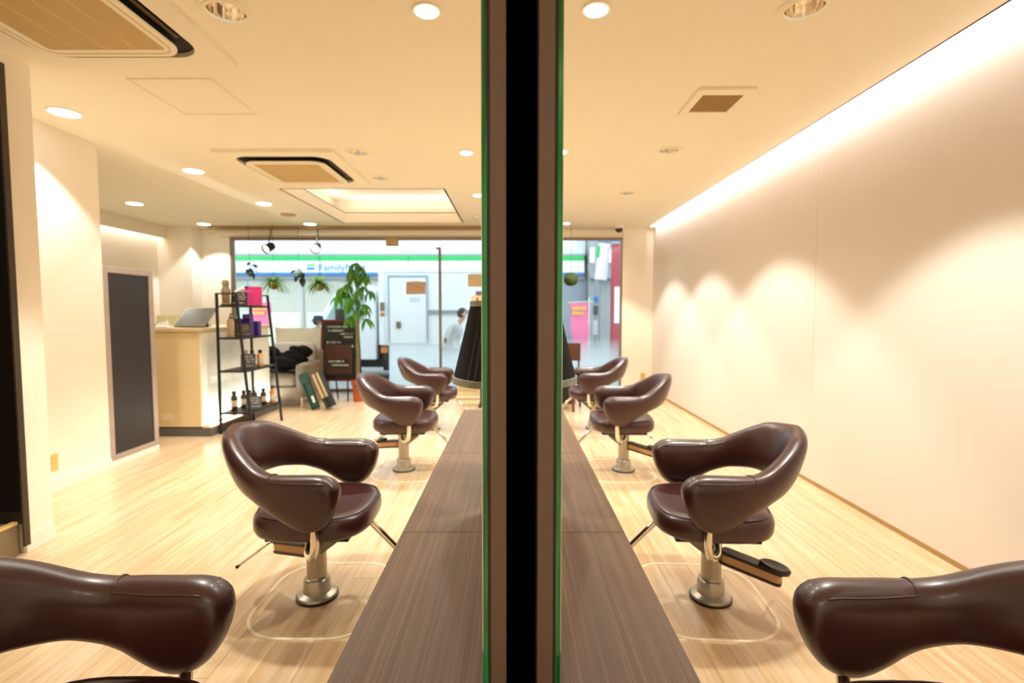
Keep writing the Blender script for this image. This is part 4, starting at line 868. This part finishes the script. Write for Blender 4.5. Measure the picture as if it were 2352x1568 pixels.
tp(MB().box(-3.1, -2.94, 11.98, 12.02, .32, .45), 'tail_light', MATS['marker_orange']); tp(MB().box(-3.05, -2.9, 12.0, 12.3, -.1, .3), 'mud_guard', M_black)
# passers-by
def person(loc, rz, label, coat, trousers, head_tilt=0, bend=0, hat=None, hair='#22201f', H=1.0):
    o = empty('person', loc, label, 'person', rz=rz)
    def skin(name, verts, edges, rad, m, sub=2):
        me = bpy.data.meshes.new(name); me.from_pydata([(a*H, b*H, c*H) for a, b, c in verts], edges, [])
        ob = bpy.data.objects.new(name, me); COL.objects.link(ob)
        s = ob.modifiers.new('s', 'SKIN'); d = ob.modifiers.new('d', 'SUBSURF'); d.levels = sub; d.render_levels = sub
        for i, r in enumerate(rad): me.skin_vertices[0].data[i].radius = (r[0]*H, r[1]*H) if isinstance(r, tuple) else (r*H, r*H)
        me.skin_vertices[0].data[0].use_root = True
        bpy.context.view_layer.update(); me2 = bpy.data.meshes.new_from_object(ob.evaluated_get(bpy.context.evaluated_depsgraph_get()))
        bpy.data.objects.remove(ob); me2.name = name; me2.materials.clear(); me2.materials.append(m)
        for p in me2.polygons: p.use_smooth = True
        q = bpy.data.objects.new(name, me2); COL.objects.link(q); q.parent = o; return q
    B = bend
    V = [(0, 0, .88), (0.02+B*.3, 0, 1.10), (.03+B*.8, 0, 1.32), (.05+B, 0, 1.40), (.07+B*1.2, 0, 1.47), (.09+B*1.3, 0, 1.56), (.08+B*1.3, 0, 1.63),
         (.03+B*.8, .17, 1.33), (.02+B*.6, .2, 1.08), (.14+B*.6, .18, .88), (.2+B*.6, .17, .82), (.03+B*.8, -.17, 1.33), (.0+B*.5, -.2, 1.08), (.10+B*.5, -.18, .87), (.16+B*.5, -.17, .81),
         (.0, .09, .84), (.08, .09, .47), (-.02, .09, .08), (.12, .09, .03), (0, -.09, .84), (.0, -.09, .47), (-.16, -.09, .1), (-.03, -.09, .03)]
    E = [(0, 1), (1, 2), (2, 3), (3, 4), (4, 5), (5, 6), (2, 7), (7, 8), (8, 9), (9, 10), (2, 11), (11, 12), (12, 13), (13, 14), (0, 15), (15, 16), (16, 17), (17, 18), (0, 19), (19, 20), (20, 21), (21, 22)]
    RD = [(.11, .09), (.10, .085), (.09, .08), .05, .06, (.088, .085), .075, .045, .045, .036, .035, .045, .04, .036, .035, .085, .06, .045, .035, .085, .06, .045, .035]
    skin('body', V, E, RD, mat('skin_tone', '#d9b196', .6))
    cm = mat('coat_'+coat.strip('#'), coat, .9, var=.08, scale=30)
    skin('coat', V[:4]+[(0, 0, .62)], [(0, 1), (1, 2), (2, 3), (0, 4)], [(.20, .18), (.20, .185), (.19, .19), .09, (.21, .19)], cm)
    for k in (7, 11): MB().tube(spline([(V[k][0]*H, V[k][1]*.6*H, (V[k][2]+.02)*H), [x*H for x in V[k]], [x*H for x in V[k+1]], [x*H for x in V[k+2]]], 5), [.06]+[.085]*6+[.075]*5+[.062]*4, 12).out('sleeve', cm, o, smooth=True)
    skin('trousers', [V[0]]+V[15:18]+V[19:22], [(0, 1), (1, 2), (2, 3), (0, 4), (4, 5), (5, 6)], [(.15, .12), .1, .078, .065, .1, .078, .065], mat('trouser_'+trousers.strip('#'), trousers, .9))
    for k in (18, 22): MB().loft([[(V[k][0]*H+x, V[k][1]*H+y, 0) for x, y in rr(-.14, .12, -.05, .05, .045, 4)], [(V[k][0]*H+x*.9, V[k][1]*H+y*.9, .07) for x, y in rr(-.14, .1, -.05, .05, .045, 4)]]).out('shoe', M_black, o, bevel=.01)
    hx = (.085+B*1.3)*H
    if hat:
        MB().lathe([(.15, -.015), (.15, 0), (.102, .012), (.1, .07), (.08, .1), (.001, .105)], 24, (hx, 0, 1.61*H)).out('hat', mat('hat_navy', hat, .9), o, smooth=True)
    bm = bmesh.new(); bmesh.ops.create_uvsphere(bm, u_segments=20, v_segments=12, radius=1)
    bmesh.ops.delete(bm, geom=[v for v in bm.verts if v.co.x > .45 and v.co.z < .35 or v.co.z < -.75], context='VERTS')
    for v in bm.verts: v.co = Vector((hx-.012+v.co.x*.104, v.co.y*.098, 1.60*H+v.co.z*.115))
    finish('hair', bm, mat('hair_'+hair.strip('#'), hair, .7), o, smooth='all')
    MB().loft([[(hx+.085, -.012, 1.57*H), (hx+.085, .012, 1.57*H), (hx+.085, 0, 1.60*H)], [(hx+.112, -.004, 1.572*H), (hx+.112, .004, 1.572*H), (hx+.098, 0, 1.59*H)]]).out('nose', MATS['skin_tone'], o)
    for s in (-1, 1):
        MB().lathe([(.011, -.003), (.008, .003), (.001, .004)], 10).xf(Matrix.Translation((hx+.083, s*.032, 1.605*H)) @ Matrix.Rotation(PI/2, 4, 'Y')).out('eye', M_black, o, smooth=True)
        MB().lathe([(.02, -.006), (.024, 0), (.014, .006)], 12).xf(Matrix.Translation((hx, s*.092, 1.585*H)) @ Matrix.Rotation(PI/2, 4, 'X')).out('ear', MATS['skin_tone'], o, smooth=True)
    MB().box(hx+.08, hx+.09, -.022, .022, 1.535*H, 1.543*H).out('mouth', mat('lip', '#a8665a', .6), o)
    for s, k in ((1, 10), (-1, 14)):
        hb = Vector(V[k])*H
        for j in range(4): MB().tube([hb+Vector((.0, (j-1.5)*.018, -.01)), hb+Vector((.02, (j-1.5)*.02, -.05)), hb+Vector((.025-.004*j, (j-1.5)*.02, -.085+.006*abs(j-1.5)))], [.009, .0085, .006], 6).out('finger', MATS['skin_tone'], o, smooth=True)
        MB().tube([hb+Vector((.02, -s*.02, .005)), hb+Vector((.05, -s*.028, -.02)), hb+Vector((.06, -s*.022, -.045))], [.011, .01, .007], 6).out('thumb', MATS['skin_tone'], o, smooth=True)
    return o
person((-4.22, 10.9, GZ), math.radians(5), 'pedestrian in a grey coat and dark flat hat walking behind the blackboard', '#70757d', '#3a3d44', hat='#26303f', H=.90)
person((-1.30, 10.3, GZ), math.radians(0), 'dark-haired pedestrian in a pale grey coat stooping behind the lamp shade', '#c9cdd0', '#8f9398', bend=.16, H=1.0)
